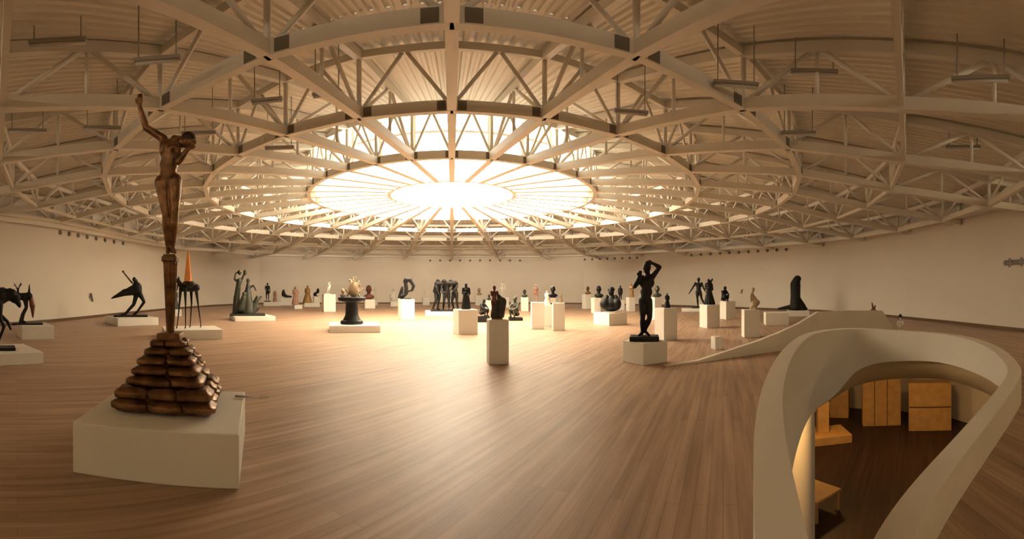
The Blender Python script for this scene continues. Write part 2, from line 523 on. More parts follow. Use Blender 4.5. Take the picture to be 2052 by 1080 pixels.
# the storey below
LOWZ = -4.0
big = [Vector(v) for v in ((-4, -4, 0), (-4, 21, 0), (22, 21, 0), (22, -4, 0))]
tag(holed_plate('ceiling_below', big, offset_loop(outer, 0.1), -0.1, M_WALL), kind='structure')
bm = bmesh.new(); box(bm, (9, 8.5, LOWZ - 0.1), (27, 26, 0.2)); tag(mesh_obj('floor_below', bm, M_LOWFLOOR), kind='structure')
lw = [at(1480, 17), at(1600, 20), at(1700, 21), at(1800, 20.5), at(1900, 19.5), at(2000, 17.5), at(2100, 15), at(2250, 12)]
strip_wall('wall_below', lw, LOWZ, -0.12, 0.2, M_WALL)

# low ramp parapet beyond the stairwell: rises from the floor
base = [(1335, 734, 0.02), (1400, 727, 0.05), (1440, 721, .13), (1480, 715, 0.22), (1520, 709, 0.32), (1560, 704, .47), (1600, 698, .66), (1640, 692, .95), (1700, 688, .96), (1768, 683, .93), (1790, 681, .4)]
pts = [pt(a, b) for a, b, _ in base]
bm = bmesh.new()
loops = []
for i, p in enumerate(pts):
    a, c = pts[max(i - 1, 0)], pts[min(i + 1, len(pts) - 1)]
    t = (c - a).to_2d().normalized(); nr = Vector((-t.y, t.x, 0)) * 0.1
    h = base[i][2]
    loops.append([bm.verts.new(p), bm.verts.new(p + Vector((0, 0, h))), bm.verts.new(p + nr + Vector((0, 0, h))), bm.verts.new(p + nr)])
for a, b in zip(loops, loops[1:]):
    for j in range(3): bm.faces.new((a[j], a[j + 1], b[j + 1], b[j]))
bm.faces.new(loops[0]); bm.faces.new(loops[-1][::-1])
tag(mesh_obj('ramp_parapet', bm, M_RIM), 'low cream parapet rising from the floor behind the stairwell', 'parapet')

# ------------------------------------------------------------------ modelling of sculpture
SCR = bpy.data.scenes.new('scratch')
def blob(name, prims, voxel, m, parent=None, smooth=3, floor0=True):
    """one continuous surface grown from tapered limbs and ellipsoids"""
    bm = bmesh.new()
    for p in prims:
        if p[0] == 'c':
            _, a, b, r0, r1 = p
            a, b = Vector(a), Vector(b)
            for c, r in ((a, r0), (b, r1)):
                bmesh.ops.create_uvsphere(bm, u_segments=12, v_segments=8, radius=r, matrix=Matrix.Translation(c))
            tube(bm, a, b, r0, r1, 12)
        elif p[0] == 'e':
            _, c, r = p[:3]
            rot = p[3] if len(p) > 3 else Matrix.Identity(4)
            bmesh.ops.create_uvsphere(bm, u_segments=16, v_segments=10, radius=1.0,
                                      matrix=Matrix.Translation(Vector(c)) @ rot @ Matrix.Diagonal((r[0], r[1], r[2], 1)))
        elif p[0] == 'b':
            _, c, s = p[:3]
            rot = p[3] if len(p) > 3 else None
            box(bm, c, s, rot)
    me = bpy.data.meshes.new(name); bm.to_mesh(me); bm.free()
    o = bpy.data.objects.new(name, me); SCR.collection.objects.link(o)
    r = o.modifiers.new('remesh', 'REMESH'); r.mode = 'VOXEL'; r.voxel_size = voxel; r.use_smooth_shade = True
    s = o.modifiers.new('smooth', 'SMOOTH'); s.iterations = smooth; s.factor = 0.5
    SCR.view_layers[0].update()
    dg = SCR.view_layers[0].depsgraph
    new = bpy.data.meshes.new_from_object(o.evaluated_get(dg))
    SCR.collection.objects.unlink(o); link(o)
    for v in new.vertices:
        if floor0 and v.co.z < 0: v.co.z = 0
    o.modifiers.clear(); o.data = new; new.name = name
    bpy.data.meshes.remove(me)
    new.materials.clear(); new.materials.append(m)
    for p in new.polygons: p.use_smooth = True
    if parent is not None: o.parent = parent
    return o

def rotx(a): return Matrix.Rotation(a, 4, 'X')
def roty(a): return Matrix.Rotation(a, 4, 'Y')
def rotz(a): return Matrix.Rotation(a, 4, 'Z')

def hand(w, e, s, curl=0.8, side=1):
    """five-fingered hand: w wrist, e fingertip direction point, s body height"""
    w, e = Vector(w), Vector(e)
    d = (e - w).normalized()
    x = d.cross(Vector((0, 1, 0)))
    x = x.normalized() if x.length > 0.1 else Vector((1, 0, 0))
    nrm = x.cross(d).normalized()
    P = []
    k = s * 0.105                                     # hand length
    pc = w + d * k * 0.28
    for q in (-1, -.33, .33, 1):
        P.append(('c', w + x * q * k * .10, w + d * k * .52 + x * q * k * .17, k * .11, k * .095))
    for i, q in enumerate((-1, -.33, .33, 1)):
        L = k * (.40, .47, .44, .34)[i]
        b0 = w + d * k * .52 + x * q * k * .17
        b1 = b0 + (d * math.cos(curl * .5) - nrm * math.sin(curl * .5)) * L * .5
        b2 = b1 + (d * math.cos(curl * 1.5) - nrm * math.sin(curl * 1.5)) * L * .5
        P += [('c', b0, b1, k * .075, k * .068), ('c', b1, b2, k * .068, k * .055)]
    t0 = w + d * k * .12 + x * side * k * .14
    t1 = t0 + (d * .7 + x * side * .7 - nrm * .3).normalized() * k * .25
    t2 = t1 + (d * .9 + x * side * .1 - nrm * .4).normalized() * k * .2
    P += [('c', t0, t1, k * .085, k * .075), ('c', t1, t2, k * .075, k * .058)]
    return P

BASEJ = dict(pelvis=(0, 0, .53), waist=(0, 0, .61), chest=(0, .005, .73), neck=(0, .005, .845), head=(0, -.012, .928),
             shl=(-.105, 0, .815), shr=(.105, 0, .815), ell=(-.135, .015, .64), elr=(.135, .015, .64), wrl=(-.14, -.03, .49), wrr=(.14, -.03, .49),
             hil=(-.052, 0, .51), hir=(.052, 0, .51), knl=(-.058, -.012, .285), knr=(.058, -.012, .285), anl=(-.06, .015, .045), anr=(.06, .015, .045),
             tol=(-.068, -.085, .016), tor=(.068, -.085, .016))

def human(s=1.0, fem=False, hands=True, thick=1.0, face=None, hair=True, **ov):
    """prims of a figure of height s facing -Y; joints overridden in fractions of s"""
    J = dict(BASEJ); J.update(ov)
    J = {k: Vector(v) * s for k, v in J.items()}
    P = []
    t = thick * s
    hipw = 1.14 if fem else 1.0
    shw = 0.9 if fem else 1.05
    ax = (J['shr'] - J['shl']).normalized(); hx = (J['hir'] - J['hil']).normalized()
    for sd in 'lr':
        hi, kn, an, to = J['hi' + sd], J['kn' + sd], J['an' + sd], J['to' + sd]
        P += [('c', hi, hi.lerp(kn, .45), .056 * t * hipw, .05 * t), ('c', hi.lerp(kn, .45), kn, .05 * t, .033 * t),
              ('c', kn, kn.lerp(an, .35), .032 * t, .036 * t), ('c', kn.lerp(an, .35), an, .036 * t, .02 * t),
              ('c', an, to, .022 * t, .016 * t), ('c', an, an + Vector((0, .025 * s, -.02 * s)), .02 * t, .018 * t)]
        sh, el, wr = J['sh' + sd], J['el' + sd], J['wr' + sd]
        P += [('e', sh, (.036 * t * shw,) * 3), ('c', sh, el, .035 * t, .027 * t), ('c', el, el.lerp(wr, .3), .027 * t, .028 * t), ('c', el.lerp(wr, .3), wr, .028 * t, .0175 * t)]
        e = J.get('ha' + sd, wr + (wr - el))
        if hands: P += hand(wr, e, s, J.get('curl', .8) if not isinstance(J.get('curl'), Vector) else .8, 1 if sd == 'l' else -1)
        else: P += [('c', wr, wr + (e - wr).normalized() * .06 * s, .018 * t, .015 * t)]
    pe, wa, ch, ne, he = J['pelvis'], J['waist'], J['chest'], J['neck'], J['head']
    yaw = math.atan2(hx.y, hx.x)
    P += [('e', pe, (.088 * t * hipw, .064 * t, .062 * t), rotz(yaw)), ('e', pe + Vector((-.035 * s, .035 * s, -.01 * s)), (.045 * t,) * 3), ('e', pe + Vector((.035 * s, .035 * s, -.01 * s)), (.045 * t,) * 3),
          ('c', pe, wa, .07 * t, .064 * t), ('e', wa, (.079 * t * (.92 if fem else 1), .056 * t, .08 * t)),
          ('c', wa, ch, .064 * t, .068 * t), ('e', ch, (.095 * t * shw, .062 * t, .085 * t)),
          ('c', ch + ax * -.04 * s + Vector((0, 0, .03 * s)), J['shl'], .05 * t, .034 * t), ('c', ch + ax * .04 * s + Vector((0, 0, .03 * s)), J['shr'], .05 * t, .034 * t),
          ('c', ch, ne, .05 * t, .03 * t), ('c', ne, he, .03 * t, .032 * t)]
    if fem:
        for q in (-1, 1): P.append(('e', ch + ax * q * .04 * s + Vector((0, -.05 * s, .01 * s)), (.03 * t,) * 3))
    up = (he - ne).normalized()
    f = Vector(face).normalized() if face else Vector((0, -1, 0))
    f = (f - up * f.dot(up)).normalized(); sx = f.cross(up).normalized()
    Rm = Matrix((sx, -f, up)).transposed().to_4x4()
    P += [('e', he, (.046 * t, .056 * t, .066 * t), Rm), ('e', he + f * .03 * s - up * .03 * s, (.032 * t, .03 * t, .036 * t), Rm),
          ('e', he + f * .06 * s - up * .012 * s, (.009 * t, .012 * t, .018 * t), Rm), ('e', he + f * .052 * s - up * .038 * s, (.018 * t, .01 * t, .006 * t), Rm)]
    for q in (-1, 1): P.append(('e', he + sx * q * .046 * s - up * .008 * s, (.008 * t, .014 * t, .02 * t), Rm))
    for q in (-1, 1): P.append(('e', he + f * .047 * s + sx * q * .02 * s + up * .012 * s, (.016 * t, .01 * t, .008 * t), Rm))
    if hair: P.append(('e', he - f * .012 * s + up * .014 * s, (.051 * t, .056 * t, .062 * t), Rm))
    return P

def place(P, loc=(0, 0, 0), rz=0.0, tilt=0.0, axis='Y'):
    """moves a list of prims"""
    Mx = Matrix.Translation(Vector(loc)) @ rotz(rz) @ Matrix.Rotation(tilt, 4, axis)
    out = []
    for p in P:
        if p[0] == 'c': out.append(('c', Mx @ Vector(p[1]), Mx @ Vector(p[2]), p[3], p[4]))
        else:
            rot = p[3] if len(p) > 3 else Matrix.Identity(4)
            out.append((p[0], Mx @ Vector(p[1]), p[2], Mx.to_3x3().to_4x4() @ rot))
    return out

def seated(s, **ov):
    """figure seated with knees drawn up, hips at z 0.1*s"""
    d = dict(pelvis=(0, .05, .10), waist=(0, .04, .19), chest=(0, .0, .32), neck=(0, -.03, .43), head=(0, -.07, .50), shl=(-.1, -.01, .39), shr=(.1, -.01, .39),
             ell=(-.13, -.12, .27), elr=(.13, -.12, .27), wrl=(-.05, -.2, .24), wrr=(.05, -.2, .24), hil=(-.05, .03, .09), hir=(.05, .03, .09),
             knl=(-.07, -.19, .22), knr=(.07, -.19, .22), anl=(-.06, -.14, .03), anr=(.06, -.14, .03), tol=(-.06, -.22, .015), tor=(.06, -.22, .015))
    d.update(ov)
    return human(s, hands=False, **d)

def bust(s):
    """head, neck and shoulders, height s"""
    k = s / .30
    return [('e', (0, -.01 * k, .21 * k), (.055 * k, .068 * k, .085 * k)), ('e', (0, -.05 * k, .175 * k), (.036 * k, .034 * k, .042 * k)), ('e', (0, -.082 * k, .20 * k), (.012 * k, .018 * k, .022 * k)),
            ('c', (0, 0, .07 * k), (0, 0, .17 * k), .042 * k, .038 * k), ('e', (0, 0, .055 * k), (.12 * k, .06 * k, .055 * k)), ('b', (0, 0, .03 * k), (.14 * k, .08 * k, .06 * k)),
            ('e', (0, .015 * k, .23 * k), (.06 * k, .066 * k, .075 * k)), ('e', (.058 * k, 0, .2 * k), (.01 * k, .016 * k, .024 * k)), ('e', (-.058 * k, 0, .2 * k), (.01 * k, .016 * k, .024 * k))]

def draped(s, w, lean=0.0, seed=1):
    """cloaked standing figure, height s, foot width w"""
    rnd = random.Random(seed)
    w = min(w, .62 * s)
    l = lean
    P = [('e', (l * .9, -.03 * s, .925 * s), (.05 * s, .058 * s, .07 * s)), ('e', (l * .9, .0, .92 * s), (.06 * s, .06 * s, .075 * s)), ('c', (l * .8, 0, .8 * s), (l * .9, 0, .9 * s), .06 * s, .035 * s),
         ('c', (l * .7 - .09 * s, 0, .79 * s), (l * .7 + .09 * s, 0, .79 * s), .055 * s, .055 * s), ('e', (l * .6, -.01 * s, .7 * s), (.125 * s, .085 * s, .11 * s)),
         ('c', (l * .3, 0, .45 * s), (l * .6, 0, .7 * s), .11 * s, .1 * s), ('c', (0, 0, .1 * s), (l * .3, 0, .47 * s), w * .36, .115 * s),
         ('c', (l * .7 - .12 * s, 0, .77 * s), (l * .5 - .135 * s, -.05 * s, .6 * s), .04 * s, .035 * s), ('c', (l * .5 - .135 * s, -.05 * s, .6 * s), (l * .5 - .02 * s, -.13 * s, .63 * s), .035 * s, .025 * s),
         ('c', (l * .7 + .12 * s, 0, .77 * s), (l * .5 + .14 * s, -.03 * s, .58 * s), .04 * s, .035 * s), ('c', (l * .5 + .14 * s, -.03 * s, .58 * s), (l * .4 + .06 * s, -.13 * s, .5 * s), .035 * s, .025 * s),
         ('e', (l * .9, -.09 * s, .915 * s), (.012 * s, .016 * s, .02 * s))]
    for i in range(11):
        a = 2 * PI * i / 11 + rnd.random() * .3
        P.append(('c', (math.cos(a) * w * .40, math.sin(a) * w * .34, .03 * s), (l * .5 + math.cos(a) * .1 * s, math.sin(a) * .08 * s, (.45 + .15 * rnd.random()) * s), .04 * s, .02 * s))
    return P

def cluster(w, h, seed, n=16):
    """weathered lump of intertwined small figures"""
    rnd = random.Random(seed)
    P = [('e', (0, 0, h * .36), (w * .34, w * .28, h * .4))]
    for i in range(n):
        a = rnd.random() * 2 * PI; z = rnd.random()
        r = w * .42 * (1 - z * .6)
        p = Vector((math.cos(a) * r, math.sin(a) * r * .8, z * h * .75))
        q = p + Vector((rnd.uniform(-.2, .2) * w, rnd.uniform(-.15, .15) * w, rnd.uniform(.1, .3) * h))
        P += [('c', p, q, w * .07, w * .045), ('e', q, (w * .065, w * .065, w * .075))]
    return P

# ------------------------------------------------------------------ plinths and statues
def plinth(name, label, xl, xr, ytop, ybot, rot=0.0, depth=None, group=None, drop=0.0):
    """white display block: its front spans pixel columns xl..xr, top row ytop, floor row ybot"""
    df = EYE * F / (ybot - HY)
    W = (xr - xl) / F * df
    c_, s_ = abs(math.cos(rot)), abs(math.sin(rot))
    if depth is None:
        w = W / (c_ + s_); dep = w
    else:
        dep = depth; w = (W - dep * s_) / c_
    h = EYE - (ytop - HY) / F * df
    dc = df + (w * s_ + dep * c_) / 2
    px = (xl + xr) / 2; t = (px - CX) / F
    k = dc / df
    p = at(px, dc)
    bm = bmesh.new(); box(bm, (0, 0, h / 2), (w, dep, h))
    o = mesh_obj(name, bm, M_PLINTH)
    o.location = p; o.rotation_euler = (0, 0, -t + rot)
    bevel(o, 0.012)
    tag(o, label, 'plinth', group)
    return dict(o=o, d=dc, h=h, t=t, px=px)

def statue(label, P, m, px, d, z, rz=0.0, voxel=0.02, base=None, name='statue', cat='statue', partname='figure', group=None, basemat=None):
    t = (px - CX) / F
    E = empty(name, at(px, d, z), -t + rz, label, cat, group)
    bh = 0.0
    if base:
        bw, bd, bh = base
        bm = bmesh.new(); box(bm, (0, 0, bh / 2), (bw, bd, bh))
        bevel(mesh_obj('base', bm, basemat or m, E), min(.02, bh * .3))
    o = blob(partname, P, voxel, m, E)
    o.location = (0, 0, bh)
    return E

def px_h(y0, y1, d): return (y1 - y0) / F * d

# --- nearest: figure on a fluted pillar above a stepped heap of sacks
U = Vector((.846, .533, 0)); Vv = Vector((-.533, .846, 0)); HEAP_RZ = math.atan2(.533, .846)
bm = bmesh.new(); box(bm, (0, 0, .225), (1.45, 1.5, .45))
o = mesh_obj('display_plinth', bm, M_PLINTH); o.location = (-3.10, 3.25, 0); o.rotation_euler = (0, 0, HEAP_RZ); bevel(o, .012)
tag(o, 'large low white block under the bronze figure on sacks', 'plinth')
HC = Vector((-3.17, 3.33, .45))
main = empty('statue', HC, HEAP_RZ, 'tall brown bronze figure raising one arm on a pillar above heaped sacks', 'statue')
rnd = random.Random(5)
tiers = [(.98, .105), (.93, .115), (.74, .10), (.66, .095), (.58, .09), (.46, .085), (.36, .075)]
z = 0.022
for ti, (w, h) in enumerate(tiers):
    n_ = max(2, int(round(w / .36)))
    for side in range(4):
        R_ = rotz(side * PI / 2)
        off_ = rnd.uniform(-.06, .06)
        cuts = [-w / 2] + [-w / 2 + w * (i + rnd.uniform(-.18, .18)) / n_ for i in range(1, n_)] + [w / 2 - .12]
        for i in range(n_):
            L = cuts[i + 1] - cuts[i]
            if L < .05: continue
            bm = bmesh.new()
            sag = rnd.uniform(-.012, .012)
            bmesh.ops.create_cube(bm, size=1.0)
            bmesh.ops.subdivide_edges(bm, edges=bm.edges, cuts=5, use_grid_fill=True)
            for v in bm.verts:
                x, y, zz_ = v.co * 2
                ex, ey, ez = max(1e-6, 1 - abs(x) ** 5), max(1e-6, 1 - abs(y) ** 4), max(1e-6, 1 - abs(zz_) ** 3)
                sq = (ex * ey) ** .22; sq2 = (ex * ez) ** .18; sq3 = (ey * ez) ** .14
                wob = noise.noise(Vector((x * 1.3 + ti * 7 + i * 3 + side, y, zz_))) * .09
                v.co = Vector((x * L * .515 * (sq3 * .12 + .88), y * .105 * (sq2 * .35 + .65), zz_ * h * .56 * (sq * .5 + .5) * (1 + wob)))
            cx_ = (cuts[i] + cuts[i + 1]) / 2
            inset = .10 + rnd.uniform(-.012, .012)
            bmesh.ops.transform(bm, matrix=R_ @ Matrix.Translation((cx_, -w / 2 + inset, z + h / 2 + sag * .3)) @ roty(rnd.uniform(-.04, .04)), verts=bm.verts)
            so = mesh_obj('sack', bm, M_SACK, main, True)
    z += h * .97
bm = bmesh.new(); zc = 0
for w, h in tiers: box(bm, (0, 0, zc + h / 2), (w - .22, w - .22, h)); zc += h * .97
mesh_obj('heap_core', bm, M_SACK, main)
bm = bmesh.new(); box(bm, (0, 0, z + .03), (.24, .24, .075)); bevel(mesh_obj('pillar_foot', bm, M_SACK, main), .015)
zp0, zp1 = z + .065, 1.98 - .45
bm = bmesh.new()
rows_ = []
for j in range(13):
    f_ = j / 12; r_ = .036 + .03 * f_
    rows_.append([bm.verts.new(((r_ * (1 + (.12 if i % 4 in (0, 1) else -.06))) * math.cos(2 * PI * i / 48), (r_ * (1 + (.12 if i % 4 in (0, 1) else -.06))) * math.sin(2 * PI * i / 48), zp0 + (zp1 - .075 - zp0) * f_)) for i in range(48)])
for a, b in zip(rows_, rows_[1:]):
    for i in range(48): bm.faces.new((a[i], a[(i + 1) % 48], b[(i + 1) % 48], b[i]))
bm.faces.new(rows_[0][::-1]); bm.faces.new(rows_[-1])
mesh_obj('pillar', bm, M_BROWN, main)
bm = bmesh.new(); box(bm, (0, 0, zp1 - .045), (.155, .155, .055)); box(bm, (0, 0, zp1 - .008), (.13, .13, .02)); box(bm, (0, 0, zp1 - .082), (.13, .13, .02))
bevel(mesh_obj('capital', bm, M_SACK, main), .008)
dm = math.hypot(HC.x, HC.y); KM = dm / F
def Jm(px, py, y=0.0): return ((px - 323) * KM, y, (506 - py) * KM)
J = dict(pelvis=Jm(317, 362, .01), waist=Jm(320, 327, .01), chest=Jm(322, 297, 0), neck=Jm(331, 276, -.02), head=Jm(357, 283, -.07),
         shl=Jm(309, 273, .02), shr=Jm(336, 282, -.03), ell=Jm(274, 250, .03), wrl=Jm(261, 207, .0), hal=Jm(263, 184, -.01),
         elr=Jm(339, 326, -.10), wrr=Jm(358, 303, -.15), har=Jm(366, 292, -.12), hil=Jm(307, 362, .01), hir=Jm(331, 360, -.01),
         knl=Jm(314, 424, -.03), knr=Jm(332, 420, -.07), anl=Jm(319, 494, .03), anr=Jm(327, 494, .0), tol=Jm(318, 503, -.06), tor=Jm(332, 503, -.09))
hg = 1.22
P = human(hg, fem=True, thick=1.07, face=(.5, -.7, -.5), hair=False, **{k: Vector(v) / hg for k, v in J.items()})
fig = blob('figure', P, .0075, M_BROWN, main, 3)
fig.rotation_euler = (0, 0, -HEAP_RZ + .76)
fig.location = (0, 0, zp1 + .004)
hr = blob('hair', [('e', Vector(J['head']) + Vector((.008, .012, .012)), (.083, .085, .086)), ('e', Vector(J['head']) + Vector((-.065, .02, -.01)), (.05, .055, .055))], .008, M_HAIR, fig, floor0=False)
# pale crutch lying on the corner of the block
c0 = Vector((-2.66, 4.02, .45))
bm = bmesh.new()
tube(bm, (-.16, 0, .018), (.12, .0, .018), .014); tube(bm, (.12, 0, .018), (.2, .07, .022), .014, .008); tube(bm, (.12, 0, .018), (.22, -.03, .05), .014, .008)
o = mesh_obj('crutch', bm, M_MARBLE, None, True); o.location = c0; o.rotation_euler = (0, 0, .3)
tag(o, 'small pale forked crutch lying on the block beside the sacks', 'crutch')

# --- standing nude with one arm over the head
pl = plinth('display_plinth', 'low white block under the black nude with arm over head', 1245, 1340, 688, 733, .72)
d = pl['d']; KB = d / F
def Jb(px, py, y=0.0): return ((px - 1291) * KB, y, (673 - py) * KB)
J = dict(pelvis=Jb(1293, 602), waist=Jb(1295, 586), chest=Jb(1296, 567), neck=Jb(1298, 550), head=Jb(1296, 538, -.05), shl=Jb(1286, 557), shr=Jb(1309, 553), ell=Jb(1272, 575, -.08),
         wrl=Jb(1281, 556, -.16), hal=Jb(1283, 547, -.17), elr=Jb(1322, 536, .02), wrr=Jb(1307, 528, -.03), har=Jb(1296, 527, -.04), hil=Jb(1288, 604), hir=Jb(1299, 604), knl=Jb(1288, 636, -.06), knr=Jb(1302, 636, -.1),
         anl=Jb(1287, 667, .02), anr=Jb(1292, 664, .06), tol=Jb(1280, 672, -.12), tor=Jb(1301, 672, -.08))
hb = 1.66
statue('life-size black bronze nude with one arm crooked over its head', human(hb, thick=1.04, face=(-.4, -.8, .3), **{k: Vector(v) / hb for k, v in J.items()}), M_BLACK, 1291, d, pl['h'], 0, .0105, (.64, .5, .11))

# --- long-legged beast with orange cone
pl = plinth('display_plinth', 'broad flat white block under the long-legged beast', 318, 448, 662, 682, 0.12, 1.5)
d = pl['d'] - .1; k = d / F
def Q(px, py, y=0.0): return Vector(((px - 378) * k, y, (661 - py) * k))
P = [('c', Q(364, 582), Q(393, 580), .10, .13), ('e', Q(378, 574), (.24, .2, .14)), ('c', Q(364, 578), Q(357, 566, -.1), .08, .07), ('e', Q(357, 566, -.12), (.07, .1, .09)),
     ('c', Q(357, 572, -.15), Q(355, 586, -.18), .035, .02), ('c', Q(359, 562, -.05), Q(357, 556, 0), .03, .01)]
for a, b, c, y in ((362, 360, 355, -.18), (371, 372, 372, -.22), (383, 384, 381, .2), (393, 397, 403, .15)):
    P += [('c', Q(a, 582, y * .7), Q(b, 612, y), .06, .03), ('e', Q(b, 612, y), (.036,) * 3), ('c', Q(b, 612, y), Q(c, 658, y), .028, .018), ('c', Q(c, 657, y), Q(c - 1, 660, y - .05), .025, .02)]
E = statue('black long-legged beast carrying a tall orange cone on its back', P, M_BLACK, 378, d, pl['h'], 0, .014)
bm = bmesh.new()
lathe(bm, [(.17, 0), (.155, .04), (.15, .08), (.07, .75), (.04, 1.02), (.0015, 1.16)], 4)
o = mesh_obj('cone', bm, M_ORANGE, E); o.location = Q(377, 571); o.rotation_euler = (0, 0, .5); o.scale = (1, 1, px_h(500, 569, d) / 1.16)
bm = bmesh.new(); box(bm, (0, 0, 0), (.4, .36, .03)); o = mesh_obj('saddle', bm, M_BROWN, E); o.location = Q(377, 571) - Vector((0, 0, .01))

# --- small green statue behind it
pl = plinth('display_pedestal', 'narrow white pedestal half hidden behind the long-legged beast', 341, 364, 620, 634, 0.2)
statue('dark green draped statuette behind the long-legged beast', draped(px_h(578, 620, pl['d']), .6, 0, 3), M_GREEN, 350, pl['d'], pl['h'], 0, .03)

# --- winged dark beast on curved legs
pl = plinth('display_plinth', 'flat white block under the dark winged creature', 205, 320, 638, 654, .35, 1.9)
d = pl['d']; k = d / F
def Q(px, py, y=0.0): return Vector(((px - 262) * k, y, (633 - py) * k))
P = [('c', Q(223, 600), Q(250, 588), .03, .16), ('c', Q(250, 588), Q(276, 584), .16, .2), ('c', Q(228, 597, .1), Q(272, 575, .1), .05, .12), ('e', Q(274, 580), (.24, .2, .3)),
     ('c', Q(276, 580), Q(272, 564), .14, .08), ('e', Q(269, 562), (.09, .1, .12)), ('c', Q(274, 590), Q(268, 612), .13, .08), ('c', Q(268, 612), Q(250, 632), .08, .06), ('c', Q(250, 632), Q(243, 633), .07, .06),
     ('c', Q(280, 590), Q(289, 607), .12, .07), ('c', Q(289, 607), Q(274, 628), .07, .05), ('c', Q(274, 628), Q(268, 632), .06, .06)]
E = statue('dark winged creature crouching on curved legs with raised horn', P, M_BLACK, 262, d, pl['h'], 0, .025, (1.5, .8, .07))
bm = bmesh.new(); tube(bm, Q(266, 567), Q(247, 544), .045, .03); tube(bm, Q(247, 544), Q(246, 541), .06, .05); mesh_obj('horn', bm, M_BROWN, E, True)

# --- antlered spindly figure at the far left
pl = plinth('display_plinth', 'white block under the antlered figure beside the wall', 30, 109, 654, 681, .15, 1.5)
d = pl['d']; k = d / F
def Q(px, py, y=0.0): return Vector(((px - 55) * k, y, (649 - py) * k))
P = [('c', Q(42, 648), Q(46, 632), .08, .07), ('c', Q(46, 632), Q(53, 618), .07, .06), ('c', Q(53, 618), Q(51, 603), .06, .1), ('c', Q(33, 597), Q(58, 596), .12, .13), ('e', Q(36, 596), (.12, .12, .13)),
     ('c', Q(36, 594), Q(36, 584), .05, .04), ('c', Q(36, 584), Q(28, 569), .03, .015), ('c', Q(36, 584), Q(42, 568), .03, .015), ('c', Q(40, 576), Q(44, 572), .02, .012), ('c', Q(30, 574), Q(27, 575), .02, .012),
     ('c', Q(58, 596), Q(59, 572), .06, .02), ('c', Q(41, 648), Q(50, 648, -.05), .06, .05)]
E = statue('dark spindly antlered figure with a hanging red cloth', P, M_BLACK, 55, d, pl['h'], 0, .02, (1.0, .6, .05))
o = blob('cloth', [('c', Q(61, 595), Q(65, 615), .07, .1), ('c', Q(65, 615), Q(66, 638), .09, .03)], .02, M_RED, E); o.location = (0, 0, .05)

# --- dark beast cut by the frame
pl = plinth('display_plinth', 'flat white block nearest the wall, under the prancing horse', -120, 92, 712, 737, .22, 1.5)
d = pl['d'] - .1; k = d / F
def Q(px, py, y=0.0): return Vector(((px + 12) * k, y, (703 - py) * k))
P = [('c', Q(-60, 606), Q(0, 602), .24, .2), ('c', Q(0, 602), Q(24, 598), .19, .12), ('c', Q(24, 598), Q(38, 618), .11, .06), ('e', Q(30, 606), (.13, .1, .12)), ('c', Q(36, 616), Q(39, 622), .06, .045),
     ('c', Q(18, 592), Q(20, 586), .05, .02), ('c', Q(6, 590), Q(7, 585), .05, .02),
     ('c', Q(-2, 615, -.1), Q(0, 645, -.1), .1, .05), ('c', Q(0, 645, -.1), Q(8, 662, -.1), .05, .04), ('c', Q(8, 662, -.1), Q(0, 684, -.1), .04, .03), ('c', Q(0, 684, -.1), Q(-6, 702, -.1), .03, .03),
     ('c', Q(0, 640, .12), Q(16, 655, .12), .05, .04), ('c', Q(16, 655, .12), Q(22, 670, .12), .04, .03),
     ('c', Q(-62, 612, -.1), Q(-52, 650, -.1), .13, .06), ('c', Q(-52, 650, -.1), Q(-60, 702, -.1), .05, .035), ('c', Q(-64, 612, .12), Q(-70, 655, .12), .13, .06), ('c', Q(-70, 655, .12), Q(-62, 702, .12), .05, .035),
     ('c', Q(-75, 600), Q(-88, 640), .04, .02)]
statue('black bronze horse with one foreleg lifted, cut by the photo edge', P, M_BLACK, -12, d, pl['h'], 0, .02, (.95, .5, .07))

# --- dark group with raised arms
pl = plinth('display_plinth', 'flat white block under the dark group of bathers', 455, 553, 635, 644, .2, 1.9)
d = pl['d']; k = d / F
def Q(px, py, y=0.0): return Vector(((px - 496) * k, y, (632 - py) * k))
P = [('c', Q(474, 630), Q(474, 600), .22, .16), ('c', Q(474, 602), Q(479, 566), .16, .12), ('e', Q(480, 550), (.1, .1, .14)), ('c', Q(478, 570), Q(470, 564), .07, .05), ('c', Q(470, 564), Q(472, 552), .05, .04), ('c', Q(472, 552), Q(481, 546), .04, .04),
     ('c', Q(482, 570), Q(489, 554), .07, .05), ('e', Q(491, 550), (.1, .1, .15)), ('c', Q(496, 630), Q(496, 590), .35, .18), ('c', Q(496, 590), Q(497, 572), .16, .08), ('e', Q(497, 566), (.1, .1, .12)),
     ('c', Q(500, 580), Q(508, 576), .06, .05), ('c', Q(508, 576), Q(513, 586), .05, .04), ('c', Q(505, 628), Q(516, 600), .22, .1), ('c', Q(512, 610), Q(524, 598), .1, .04), ('c', Q(508, 626), Q(518, 620), .15, .1),
     ('c', Q(482, 622, -.2), Q(488, 600, -.2), .2, .12), ('e', Q(489, 593, -.2), (.1, .1, .12))]
statue('dark bronze group of bathers, one standing with raised arms', P, M_GREEN, 496, d, pl['h'], 0, .03, (1.75, 1.1, .1))

# --- figure list on the far side: each pedestal, then what stands on it
def stand_on(pl, label, P, m, px, voxel=.03, dz=0.0, **kw):
    return statue(label, P, m, px, pl['d'], pl['h'] + dz, kw.pop('rz', 0), voxel, **kw)

